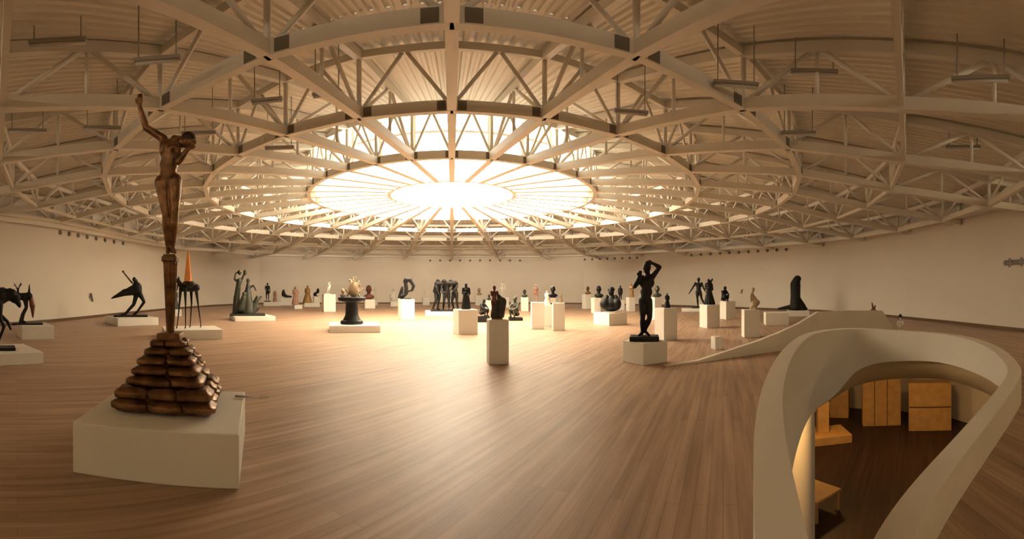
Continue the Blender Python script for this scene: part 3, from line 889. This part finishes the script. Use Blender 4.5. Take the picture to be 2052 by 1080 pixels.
pl = plinth('display_plinth', 'thin flat white slab under the slim black standing figure', 528, 564, 605, 613, 0, 1.0); d = pl['d']
stand_on(pl, 'slim black standing figure on the thin slab by the far wall', human(px_h(566, 602, d), hands=False, ell=(-.13, -.05, .66), wrl=(-.09, -.1, .56)), M_BLACK, 536, .03, base=(.6, .5, .08))
stand_on(pl, 'small pinkish stele beside the slim black figure', draped(px_h(580, 603, d), .4, 0, 9), M_TERRA, 551, .03)
pl = plinth('display_pedestal', 'broad white block under the dark reclining form', 562, 586, 597, 612, 0, 1.0); d = pl['d']
k = d / F
stand_on(pl, 'dark curved reclining form on the broad white block', [('e', (-.32, 0, .42), (.17, .2, .26)), ('c', (-.3, 0, .3), (-.1, 0, .14), .2, .14), ('c', (-.1, 0, .14), (.38, 0, .1), .14, .08), ('c', (-.32, 0, .6), (-.3, 0, .68), .1, .09)], M_BLACK, 575, .03)
pl = plinth('display_plinth', 'small low white block under the pinkish standing figure', 587, 606, 611, 619, .2); d = pl['d']
stand_on(pl, 'pinkish terracotta figure standing on the small low block', draped(px_h(575, 612, d), .6, 0, 4), M_TERRA, 592, .03)
pl = plinth('display_plinth', 'low white block under the ochre figure', 610, 641, 607, 615, 0, 1.0); d = pl['d']
stand_on(pl, 'ochre bronze figure with spread skirt on low white block', draped(px_h(572, 607, d), .95, 0, 6), M_OCHRE, 616, .03)
stand_on(pl, 'small brown seated figure at the foot of the ochre figure', seated(px_h(597, 607, d) * 1.7), M_RED, 603, .03) if False else None
pl = plinth('display_pedestal', 'white pedestal under the dark twisting pair', 627, 641, 594, 612, .2); d = pl['d']
stand_on(pl, 'dark twisting pair of forms on the white pedestal', [('e', (-.12, 0, .18), (.16, .15, .2)), ('e', (.14, 0, .5), (.13, .13, .24)), ('c', (-.1, 0, .2), (.12, 0, .5), .1, .08), ('b', (0, 0, .02), (.4, .35, .06))], M_BLACK, 634, .03)
pl = plinth('display_pedestal', 'tall white pedestal under the pale leaning nude', 645, 673, 590, 625, .15); d = pl['d']
stand_on(pl, 'pale marble leaning nude on the tall white pedestal', place(human(px_h(568, 590, d) * 1.05, hands=False, fem=True, ell=(-.12, -.05, .9), wrl=(-.02, -.05, 1.0)), tilt=.18), M_MARBLE, 657, .018, base=(.4, .35, .06))

# round black stand with tan cluster
pl = plinth('display_plinth', 'low white block under the round black stand', 655, 763, 653, 667, .05, 1.7); d = pl['d']
k = d / F
st = empty('sculpture_stand', at(705, d, pl['h']), 0, 'round black drum-shaped stand on the low white block', 'stand')
zs = (650 - 596) * k
bm = bmesh.new(); lathe(bm, [(.42, 0), (.44, .05), (.42, .12), (.34, .15), (.30, .24), (.25, .34), (.235, zs - .28), (.25, zs - .2)], 28); mesh_obj('column', bm, M_BLACK, st, True).modifiers.new('s', 'EDGE_SPLIT').split_angle = .7
bm = bmesh.new(); lathe(bm, [(.27, zs - .2), (.5, zs - .15), (.53, zs - .1), (.53, zs - .03), (.5, zs)], 28); mesh_obj('table_top', bm, M_BLACK, st, True).modifiers.new('s', 'EDGE_SPLIT').split_angle = .7
statue('tan plaster cluster of clambering figures on the round black stand', cluster(.62, px_h(553, 596, d) * .93, 4, 18), M_PLASTER, 709, d, pl['h'] + zs, 0, .018)
statue('small tan plaster head at the edge of the round black stand', bust(px_h(579, 596, d)), M_PLASTER, 687, d, pl['h'] + zs, 0, .014)

pl = plinth('display_pedestal', 'white pedestal under the brown bust behind the black stand', 729, 752, 600, 618, .1); d = pl['d']
stand_on(pl, 'brown bust on a white pedestal behind the round black stand', bust(px_h(572, 600, d)), M_RED, 739, .03)
pl = plinth('display_pedestal', 'white pedestal right behind the brown bust', 744, 757, 598, 612, .1); d = pl['d']
stand_on(pl, 'white marble figure just beside the brown bust', human(px_h(574, 598, d), hands=False, fem=True), M_MARBLE, 752, .02)
pl = plinth('display_plinth', 'low wooden-toned bench by the far wall', 756, 776, 598, 604, 0, .6)
pl['o'].data.materials[0] = M_OCHRE
pl = plinth('display_pedestal', 'white pedestal under the rounded white marble by the far wall', 781, 798, 603, 614, .1); d = pl['d']
stand_on(pl, 'rounded white marble group by the far wall', cluster(.75, px_h(578, 603, d), 8, 8), M_MARBLE, 788, .03)

pl = plinth('display_pedestal', 'white pedestal under the black bent figure', 797, 831, 600, 642, .22); d = pl['d']; k = d / F
def Q(px, py, y=0.0): return Vector(((px - 813) * k, y, (600 - py) * k))
stand_on(pl, 'black bronze bent figure with arched back on white pedestal', [('c', Q(801, 598), Q(805, 584), .1, .09), ('c', Q(805, 584), Q(806, 578), .09, .06), ('c', Q(806, 596), Q(814, 590), .12, .1), ('c', Q(814, 590), Q(814, 578), .1, .1), ('c', Q(814, 578), Q(812, 567), .1, .09),
     ('e', Q(813, 566), (.13, .11, .14)), ('c', Q(814, 563), Q(822, 563), .12, .1), ('c', Q(822, 564), Q(829, 575), .09, .08), ('c', Q(829, 575), Q(826, 584), .08, .06), ('c', Q(826, 584), Q(818, 586), .06, .05)], M_BLACK, 813, .018, base=(.55, .4, .05))
# bright marbles by the far wall
for (xa, xb, yt, yb, ys, lab, fem) in ((826, 841, 592, 606, 575, 'white marble standing nude behind the black bent figure', True), (846, 861, 597, 612, 580, 'white marble figure with dark head beside the three shades', False)):
    pl = plinth('display_pedestal', 'white pedestal under the ' + lab.replace(' behind the black bent figure', ' nearest the far wall').replace(' beside the three shades', ', by the black trio'), xa, xb, yt, yb, .1); d = pl['d']
    lab = lab.replace('the three shades', 'the black trio')
    stand_on(pl, lab, human(px_h(ys, yt, d), hands=False, fem=fem), M_MARBLE, (xa + xb) / 2, .03)

# three black figures leaning together
pl = plinth('display_plinth', 'wide flat white block under the black trio', 849, 935, 625, 633, .05, 1.9); d = pl['d']; k = d / F
hh = px_h(560, 624, d)
P = []
for i, (dx, rz_, ti) in enumerate(((-.52, .7, .10), (.12, 0, -.02), (.66, -.7, -.1))):
    P += place(human(hh * 1.02, hands=False, thick=1.18, head=(-.06, -.06, .87), neck=(-.01, -.02, .83), ell=(-.17, -.12, .66), wrl=(-.12, -.2, .5), elr=(.16, -.08, .68), wrr=(.08, -.2, .56), knl=(-.09, -.06, .285), anl=(-.12, .03, .045), tol=(-.13, -.06, .016), shl=(-.13, -.03, .8), shr=(.12, -.02, .8)), (dx, .12 * abs(dx), 0), rz_, ti)
P += [('c', (-.5, -.05, hh * .82), (.6, -.05, hh * .84), .14, .14), ('c', (-.55, 0, hh * .6), (-.45, 0, hh * .8), .18, .16)]
stand_on(pl, 'trio of black bronze nudes leaning their heads together', P, M_BLACK, 892, .025, base=(1.7, 1.2, .06))

pl = plinth('display_pedestal', 'wide white pedestal under the black cloaked figure', 907, 958, 621, 671, .3); d = pl['d']
stand_on(pl, 'black cloaked figure on the wide white pedestal', draped(px_h(567, 620, d), px_h(0, 20, d), 0, 12), M_BLACK, 934, .016)
pl = plinth('display_plinth', 'low black block behind the wide white pedestal', 954, 982, 634, 646, .1); pl['o'].data.materials[0] = M_BLACK; d = pl['d']
stand_on(pl, 'dark grey seated figure on low black block', seated(px_h(600, 634, d) / .56), M_BLACK, 967, .025, rz=.9)
pl = plinth('display_pedestal', 'tall white pedestal standing alone nearest the camera', 974, 1020, 641, 731, .15); d = pl['d']; k = d / F
hs = px_h(577, 641, d)
E = stand_on(pl, 'brown and green standing draped figure on the lone tall pedestal', place(human(hs, fem=True, hands=False, thick=1.05, ell=(-.13, -.06, .7), wrl=(-.03, -.12, .74), elr=(.14, -.05, .64), wrr=(.08, -.12, .55)), (-.06, 0, 0), .5), M_RED, 996, .012, base=(.24, .22, .03))
o = blob('drapery', [('c', (.07, .02, hs * .06), (.1, .02, hs * .5), .09, .11), ('c', (.1, .02, hs * .5), (.04, .02, hs * .66), .09, .05), ('c', (-.07, .02, .02), (-.05, .02, hs * .4), .08, .06)], .012, M_GREEN, E); o.location = (0, 0, .03)
pl = plinth('display_plinth', 'low black slab under the dark kneeling figure', 1018, 1048, 637, 643, .1); pl['o'].data.materials[0] = M_BLACK; d = pl['d']
stand_on(pl, 'dark kneeling figure with raised head on low black slab', seated(px_h(597, 637, d) / .56, head=(.02, -.05, .52)), M_GREEN, 1033, .022, rz=-.6)
for (xa, xb, yt, yb, ys, px, m, lab) in ((972, 988, 602, 622, 590, 980, M_GREEN, 'green bust behind the lone tall pedestal'), (1043, 1059, 596, 624, 580, 1051, M_GREEN, 'green bust behind the kneeling figure'),
                                         (952, 968, 592, 612, 577, 960, M_PLASTER, 'tan bust behind the black cloaked figure'), (1000, 1020, 596, 616, 562, 1008, M_MARBLE, 'white slender marble behind the brown and green figure')):
    pl = plinth('display_pedestal', 'white pedestal under the ' + lab, xa, xb, yt, yb, .1); d = pl['d']
    stand_on(pl, lab, bust(px_h(ys, yt, d)) if 'bust' in lab else human(px_h(ys, yt, d), hands=False, fem=True), m, px, .025)

# cluster of three pedestals
pl = plinth('display_pedestal', 'tan-shaded pedestal under the slender pink figure', 1063, 1091, 606, 660, .1); d = pl['d']
stand_on(pl, 'slender pinkish figure on the end pedestal of the trio', human(px_h(571, 606, d), hands=False, fem=True), M_TERRA, 1074, .016)
pl = plinth('display_pedestal', 'pedestal in the middle of the trio under a white torso', 1088, 1110, 612, 655, .1); d = pl['d']
stand_on(pl, 'white marble torso on the middle pedestal of the trio', [p for p in human(px_h(583, 612, d) / .62, hands=False, thick=1.1, ell=(-.12, 0, .76), wrl=(-.12, 0, .74), elr=(.12, 0, .76), wrr=(.12, 0, .74), hil=(-.05, 0, .5), hir=(.05, 0, .5), knl=(-.05, 0, .40), knr=(.05, 0, .4), anl=(-.05, 0, .38), anr=(.05, 0, .38), tol=(-.05, -.02, .37), tor=(.05, -.02, .37), head=(0, 0, .86))] if False else
         draped(px_h(583, 612, d), .34, .0, 21), M_MARBLE, 1096, .016)
pl = plinth('display_pedestal', 'pedestal under the dark head, beside the white torso', 1106, 1132, 607, 663, .1); d = pl['d']
E = stand_on(pl, 'dark bronze head on a pale stone neck', bust(px_h(573, 597, d)), M_BLACK, 1108, .013, dz=px_h(597, 607, d), partname='head')
bm = bmesh.new(); box(bm, (0, 0, -px_h(597, 607, d) / 2), (.2, .2, px_h(597, 607, d))); mesh_obj('block', bm, M_MARBLE, E)
stand_on(pl, 'small tan figure beside the dark bronze head', draped(px_h(588, 607, d), .16, 0, 5), M_PLASTER, 1124, .012)

# right-hand cluster
pl = plinth('display_pedestal', 'white pedestal under the brownish portrait head', 1166, 1184, 590, 619, .5); d = pl['d']
stand_on(pl, 'brownish portrait head on its white pedestal by the far wall', bust(px_h(574, 590, d)), M_BROWN, 1178, .02)
pl = plinth('display_pedestal', 'white pedestal under the black bearded bust', 1184, 1204, 597, 628, .5); d = pl['d']
stand_on(pl, 'black tall-haired bust on white pedestal', [*bust(px_h(573, 597, d))], M_BLACK, 1203, .02) if False else stand_on(pl, 'black tall bust beside the seated black woman', bust(px_h(573, 597, d)), M_BLACK, 1200, .018)
pl = plinth('display_plinth', 'white block under the seated black woman', 1188, 1258, 628, 653, .72); d = pl['d']; k = d / F
def Q(px, py, y=0.0): return Vector(((px - 1224) * k, y, (627 - py) * k))
stand_on(pl, 'massive black seated woman with bent arms on white block', [('e', Q(1224, 612), (.46, .4, .3)), ('e', Q(1212, 610, -.2), (.22, .25, .25)), ('e', Q(1236, 610, -.15), (.2, .25, .27)), ('c', Q(1226, 608), Q(1226, 599), .24, .15), ('c', Q(1216, 599), Q(1236, 599), .09, .09),
         ('e', Q(1225, 586), (.13, .15, .18)), ('e', Q(1225, 581, .05), (.16, .17, .13)), ('c', Q(1216, 596), Q(1212, 606, -.15), .1, .09), ('c', Q(1234, 596), Q(1239, 606, -.1), .1, .09), ('c', Q(1239, 606, -.1), Q(1228, 610, -.3), .08, .06), ('e', Q(1225, 578, -.16), (.04, .05, .06))], M_BLACK, 1224, .025)
pl = plinth('display_pedestal', 'white pedestal just behind the seated black woman', 1236, 1252, 602, 622, .3); d = pl['d']
stand_on(pl, 'slim black standing figure just behind the seated black woman', human(px_h(573, 602, d), hands=False, thick=1.3), M_BLACK, 1243, .02)
pl = plinth('display_pedestal', 'white pedestal under the green-brown torso, beside the arm-raised nude', 1254, 1273, 596, 624, .5); d = pl['d']
stand_on(pl, 'green-brown slender torso behind the black nude', draped(px_h(568, 596, d), .3, 0, 8), M_OCHRE, 1266, .02)
pl = plinth('display_pedestal', 'white pedestal under the green bust behind the black nude', 1304, 1326, 596, 641, .5); d = pl['d']
stand_on(pl, 'dark green bust on a pedestal behind the black nude', bust(px_h(573, 596, d)), M_GREEN, 1317, .016)
pl = plinth('display_pedestal', 'wide white pedestal under the black cone-shaped figure', 1311, 1358, 618, 683, .62); d = pl['d']
stand_on(pl, 'small black cone-shaped cloaked figure on wide pedestal', draped(px_h(589, 619, d), px_h(0, 15, d), 0, 15), M_BLACK, 1337, .012)
pl = plinth('display_plinth', 'long flat white slab under the black striding figure', 1366, 1412, 618, 625, 0, 1.1); d = pl['d']
stand_on(pl, 'black bronze striding figure near the wall, arm swung back', human(px_h(557, 616, d), thick=1.05, hands=False, ell=(-.2, .03, .66), wrl=(-.3, .0, .5), elr=(.16, -.03, .65), wrr=(.24, -.06, .52), knl=(-.04, -.04, .285), anl=(-.02, .0, .045), tol=(-.03, -.09, .016), knr=(.1, -.03, .29), anr=(.22, .05, .06), tor=(.26, -.02, .016)), M_BLACK, 1400, .02, base=(.9, .6, .06))
pl = plinth('display_pedestal', 'white pedestal under the black armless figure', 1401, 1443, 611, 658, .55); d = pl['d']
stand_on(pl, 'black armless draped figure turning away on white pedestal', place(draped(px_h(559, 611, d), px_h(0, 24, d), -.05, 31), (0, 0, 0), 0, 0) + [('c', (.02, 0, px_h(559, 611, d) * .84), (.11, 0, px_h(559, 611, d) * .97), .05, .04)], M_BLACK, 1422, .015)
pl = plinth('display_pedestal', 'white pedestal under the black crouching figure', 1442, 1474, 604, 640, .6); d = pl['d']
stand_on(pl, 'black crouching figure on white pedestal', seated(px_h(576, 604, d) / .55, thick=1.25), M_BLACK, 1451, .018, rz=.6)
pl = plinth('display_pedestal', 'white pedestal under the tan kneeling figure', 1485, 1523, 621, 677, .2); d = pl['d']; k = d / F
def Q(px, py, y=0.0): return Vector(((px - 1510) * k, y, (620 - py) * k))
stand_on(pl, 'tan plaster kneeling figure with long hair on white pedestal', [('c', Q(1507, 618), Q(1517, 606), .09, .1), ('e', Q(1514, 606), (.13, .12, .12)), ('c', Q(1514, 604), Q(1506, 592), .1, .08), ('c', Q(1506, 592), Q(1508, 586), .085, .04), ('e', Q(1509, 580), (.055, .06, .075)),
         ('c', Q(1503, 592), Q(1505, 604, -.1), .035, .03), ('c', Q(1507, 617), Q(1513, 619, -.08), .07, .05), ('c', Q(1505, 618), Q(1516, 619), .05, .05)], M_PLASTER, 1510, .012)
plinth('display_block', 'empty low white block before the black draped monument', 1529, 1581, 627, 652, .12, 1.0)
pl = plinth('display_plinth', 'flat white slab under the black draped monument', 1575, 1622, 623, 634, .1, 1.3); d = pl['d']; k = d / F
def Q(px, py, y=0.0): return Vector(((px - 1595) * k, y, (624 - py) * k))
stand_on(pl, 'tall black draped monument leaning back on a spreading base', [('c', Q(1595, 618), Q(1594, 596), .36, .29), ('c', Q(1594, 596), Q(1594, 572), .29, .30), ('c', Q(1594, 572), Q(1596, 565), .30, .24), ('e', Q(1598, 561), (.22, .22, .2)), ('c', Q(1597, 600), Q(1607, 618), .2, .25),
         ('c', Q(1560, 621), Q(1585, 617), .06, .14), ('c', Q(1585, 620), Q(1615, 621), .14, .1)], M_BLACK, 1595, .025)
# small box standing on the floor
pl = plinth('display_block', 'little white box on the floor near the stairwell', 1424, 1448, 675, 701, .6)
# small dark statuettes beyond the parapet
pl = plinth('display_pedestal', 'pedestal partly hidden behind the ramp parapet', 1742, 1760, 622, 650, .3); d = pl['d']
statue('tiny brown forked statuette above the ramp parapet', [('c', (0, 0, .0), (-.06, 0, .32), .06, .03), ('c', (0, 0, .02), (.1, 0, .2), .06, .03), ('b', (0, 0, .02), (.24, .2, .05))], M_RED, 1750, d, pl['h'], 0, .014)
pl = plinth('display_pedestal', 'white pedestal hidden behind the stairwell parapet', 1793, 1818, 664, 690, .3); d = pl['d']
E = statue('small black and white seated figure peeping over the stairwell parapet', seated(px_h(637, 664, d) / .55, thick=.9), M_MARBLE, 1804, d, pl['h'], 0, .012)
o = blob('hair', [('e', (0, -.05, .435), (.05, .05, .06)), ('c', (0, -.02, .42), (-.02, .0, .33), .04, .03)], .012, M_BLACK, E)

# ------------------------------------------------------------------ storey below: crates, column, stand
def crate(label, xl, xr, yt, yb, lines, rot=0.0, dep=.7):
    df = (EYE - LOWZ) * F / (yb - HY); W = (xr - xl) / F * df; h = (EYE - LOWZ) - (yt - HY) / F * df
    px = (xl + xr) / 2
    E = empty('wooden_crate', at(px, df + dep / 2, LOWZ), -(px - CX) / F + rot, label, 'crate', 'crates on the lower floor')
    bm = bmesh.new(); box(bm, (0, 0, h / 2), (W, dep, h)); bevel(mesh_obj('body', bm, M_CRATE, E), .02)
    for kind, f_ in lines:
        bm = bmesh.new()
        if kind == 'v': box(bm, (-W / 2 + W * f_, -dep / 2 - .004, h / 2), (.03, .01, h * .96))
        else: box(bm, (0, -dep / 2 - .004, h * f_), (W * .97, .01, .05))
        mesh_obj('seam', bm, M_SEAM, E)
crate('tall honey plywood crate of three upright panels on the lower floor', 1727, 1804, 756, 854, (('v', .31), ('v', .64)), .1)
crate('honey plywood crate split by one horizontal seam on the lower floor', 1820, 1906, 768, 864, (('h', .5),), .05)
crate('honey plywood crate half hidden beyond the stairwell column', 1664, 1702, 772, 838, (), -.1)
crate('dark honey crate standing by the lower wall under the parapet curve', 1945, 2005, 800, 850, (), .1) if False else None
cc = at(1606, 10.0, LOWZ)
bm = bmesh.new(); tube(bm, (0, 0, 0), (0, 0, 3.9), .30, .30, 32)
o = mesh_obj('round_column', bm, M_RIM, None, True); o.location = cc; o.modifiers.new('s', 'EDGE_SPLIT').split_angle = .7
tag(o, 'round cream column in the storey below, seen through the stairwell', 'column')
def lowbox(name, label, cat, xl, xr, yt, yb, m, rot=0.0, dep=None):
    df = (EYE - LOWZ) * F / (yb - HY); W = (xr - xl) / F * df; h = (EYE - LOWZ) - (yt - HY) / F * df
    px = (xl + xr) / 2; dep = dep or W
    bm = bmesh.new(); box(bm, (0, 0, h / 2), (W, dep, h)); o = mesh_obj(name, bm, m); o.location = at(px, df + dep / 2, LOWZ); o.rotation_euler = (0, 0, -(px - CX) / F + rot); bevel(o, .02)
    tag(o, label, cat); return df + dep / 2, h
dd, hh = lowbox('display_plinth', 'broad low plinth on the lower floor beside the column', 'plinth', 1610, 1700, 876, 893, M_CRATE, .3, 1.3)
bm = bmesh.new(); box(bm, (0, 0, .6), (.42, .42, 1.2)); o = mesh_obj('display_pedestal', bm, M_CRATE); o.location = at(1648, dd, LOWZ + hh); o.rotation_euler = (0, 0, -.5); bevel(o, .01)
tag(o, 'narrow honey-coloured pedestal on the broad low plinth downstairs', 'pedestal')
statue('tiny dark figure on the narrow pedestal downstairs', draped(.42, .2, 0, 2), M_BLACK, 1652, dd, LOWZ + hh + 1.2, 0, .02)
tb = empty('bench', at(1634, 11.3, LOWZ), .2, 'pale low bench on the lower floor behind the column', 'bench')
bm = bmesh.new(); box(bm, (0, 0, .5), (1.0, .9, .07)); bevel(mesh_obj('seat', bm, M_CRATE, tb), .02)
for sx in (-1, 1):
    for sy in (-1, 1):
        bm = bmesh.new(); box(bm, (sx * .42, sy * .37, .235), (.08, .08, .47)); mesh_obj('leg', bm, M_CRATE, tb)

# warm lamps of the lower storey
for i, (px, d, e) in enumerate(((1640, 14.5, 42), (1860, 14.5, 36), (1535, 8.8, 60))):
    l = bpy.data.lights.new('ceiling_spot', 'AREA'); l.energy = e; l.size = .5; l.color = (1, .55, .18)
    lo = bpy.data.objects.new('ceiling_spot', l); link(lo); lo.location = at(px, d, -.35)

# ------------------------------------------------------------------ small things on walls and roof
def on_wall(px, z, inset=0.06):
    """point on the wall in direction px and its facing angle"""
    t = (px - CX) / F; d = Vector((math.sin(t), math.cos(t)))
    for p, q in zip(WALL, WALL[1:]):
        e = (q - p).to_2d(); w = p.to_2d()
        den = d.x * e.y - d.y * e.x
        if abs(den) < 1e-9: continue
        tt = (w.x * e.y - w.y * e.x) / den; s_ = (w.x * d.y - w.y * d.x) / den
        if tt > 0 and 0 <= s_ <= 1:
            nr = Vector((e.y, -e.x)).normalized()
            if nr.dot(d) > 0: nr = -nr
            ang = math.atan2(nr.y, nr.x) + PI / 2
            return Vector((d.x * tt + nr.x * inset, d.y * tt + nr.y * inset, z)), ang, tt
    raise ValueError(px)
for row, (pxs, py, lab) in enumerate(((range(120, 262, 18), 0, 'dark round vent in the row high on the wall above the winged creature'),
                                      (range(862, 1062, 20), 0, 'dark round vent in the row high on the wall beyond the skylight'),
                                      (range(1172, 1292, 15), 0, 'dark round vent in the row high above the seated black woman'),
                                      (range(1386, 1590, 19), 0, 'dark round vent in the row high above the kneeling plaster figure'))):
    for px in pxs:
        p, a, dd = on_wall(px, EYE + 2.62, .02)
        bm = bmesh.new()
        tube(bm, (0, -.03, 0), (0, .03, 0), .11, .11, 16)
        o = mesh_obj('wall_vent', bm, M_JOINT); o.location = p; o.rotation_euler = (0, 0, a)
        tag(o, lab, 'vent', 'row of round vents %d' % (row + 1))
p, a, dd = on_wall(180, 1.10, .06)
E = empty('wall_sconce', p, a, 'small dark slanted bracket on the wall beside the winged creature', 'bracket')
bm = bmesh.new(); bar(bm, (-.07, -.05, .22), (.1, -.05, -.22), .09, .06); mesh_obj('arm', bm, M_JOINT, E)
bm = bmesh.new(); box(bm, (0, 0, 0), (.12, .1, .12)); mesh_obj('bracket', bm, M_LAMP, E)
p, a, dd = on_wall(1488, 1.32, .06)
E = empty('wall_sconce', p, a, 'small grey bracket on the wall above the tan kneeling figure', 'bracket')
bm = bmesh.new(); bar(bm, (.05, -.05, .14), (-.05, -.05, -.14), .12, .06); mesh_obj('arm', bm, M_LAMP, E)
# faint lettering at the edge of the photo: illegible strokes
p, a, dd = on_wall(2034, EYE + .92, .03)
bm = bmesh.new()
rnd = random.Random(3)
x = -.55
for i in range(9):
    h = rnd.choice((.18, .18, .34, .2)); w = .1
    for j in range(8):
        t0, t1 = j / 8 * 1.6 * PI, (j + 1) / 8 * 1.6 * PI
        bar(bm, (x + w * .5 * math.cos(t0), 0, h * .5 * math.sin(t0)), (x + w * .5 * math.cos(t1), 0, h * .5 * math.sin(t1)), .02, .03, .005)
    bar(bm, (x + .05, 0, -h * .5), (x + .05, 0, h * .5), .02, .03)
    x += w + .03
o = mesh_obj('wall_lettering', bm, M_LETTER); o.location = p; o.rotation_euler = (0, 0, a)
tag(o, 'faint grey script lettering high on the wall beyond the stairwell', 'lettering')

# unlit linear lamps hung between the trusses
LAMPS = [(115, 85, 118, .12, 'long lamp above the horse at the photo edge'), (315, 122, 95, .2, 'lamp above the raised hand of the bronze on sacks'), (535, 203, 65, .3, 'lamp hung beyond the raised hand, near the third ring'),
         (1475, 170, 92, -.2, 'lamp hung above the black striding figure'), (1965, 160, 118, .05, 'lamp hung above the wall lettering'), (1632, 146, 95, -.05, 'lamp hung above the black draped monument'),
         (55, 263, 78, -.05, 'lamp hung above the antlered figure'), (205, 258, 75, -.05, 'lamp hung above the small wall bracket'), (398, 268, 70, .1, 'lamp hung above the long-legged beast'),
         (1265, 226, 70, -.25, 'lamp hung above the black nude'), (1600, 268, 70, 0, 'lamp hung over the empty low block'), (655, 190, 60, .3, 'lamp hung beside the skylight above the pale leaning nude'),
         (170, 358, 60, -.1, 'lamp hung low above the winged creature'), (1930, 296, 70, 0, 'lamp hung beyond the ramp parapet, high over it'), (560, 297, 60, .1, 'lamp hung above the dark reclining form')]
for px, py, L, tilt, lab in LAMPS:
    sl = (HY - py) / F
    best = None
    for i in range(400):                     # hang it mid-way between two rings, clear of chords and braces
        d = 4 + i * .06
        R_ = (at(px, d) - CEN).to_2d().length; h = sl * d
        lo_h = 3.75 if R_ < 14 else 3.45 if R_ < 17 else 3.0
        if not (lo_h + .12 < h < deck_z(R_) - EYE - .35): continue
        gap = min(abs(R_ - r) for r in (12.2, 15.5, 18.7)) + abs(h - (lo_h + .35)) * .3
        if best is None or gap < best[0]: best = (gap, d, h)
    if best is None: best = (0, 4.0 / sl, 4.0)
    d, hgt = best[1], best[2]
    p = at(px, d, EYE + hgt)
    Lm = L / F * d
    E = empty('linear_lamp', p, -(px - CX) / F - tilt * .8, 'slim unlit linear ' + lab, 'ceiling lamp', 'linear lamps hung from the roof')
    bm = bmesh.new(); box(bm, (0, 0, .03), (Lm, .13, .06)); bevel(mesh_obj('housing', bm, M_LAMP, E), .015)
    bm = bmesh.new(); tube(bm, (-Lm * .47, 0, -.02), (Lm * .47, 0, -.02), .03); mesh_obj('tube', bm, M_TUBE, E, True)
    Rr = (p - CEN).to_2d().length
    for sx in (-1, 1):
        bm = bmesh.new(); tube(bm, (sx * Lm * .4, 0, .05), (sx * Lm * .4, 0, deck_z(Rr) + .06 - p.z), .012); mesh_obj('hanger', bm, M_LAMP, E)

bpy.data.scenes.remove(SCR)
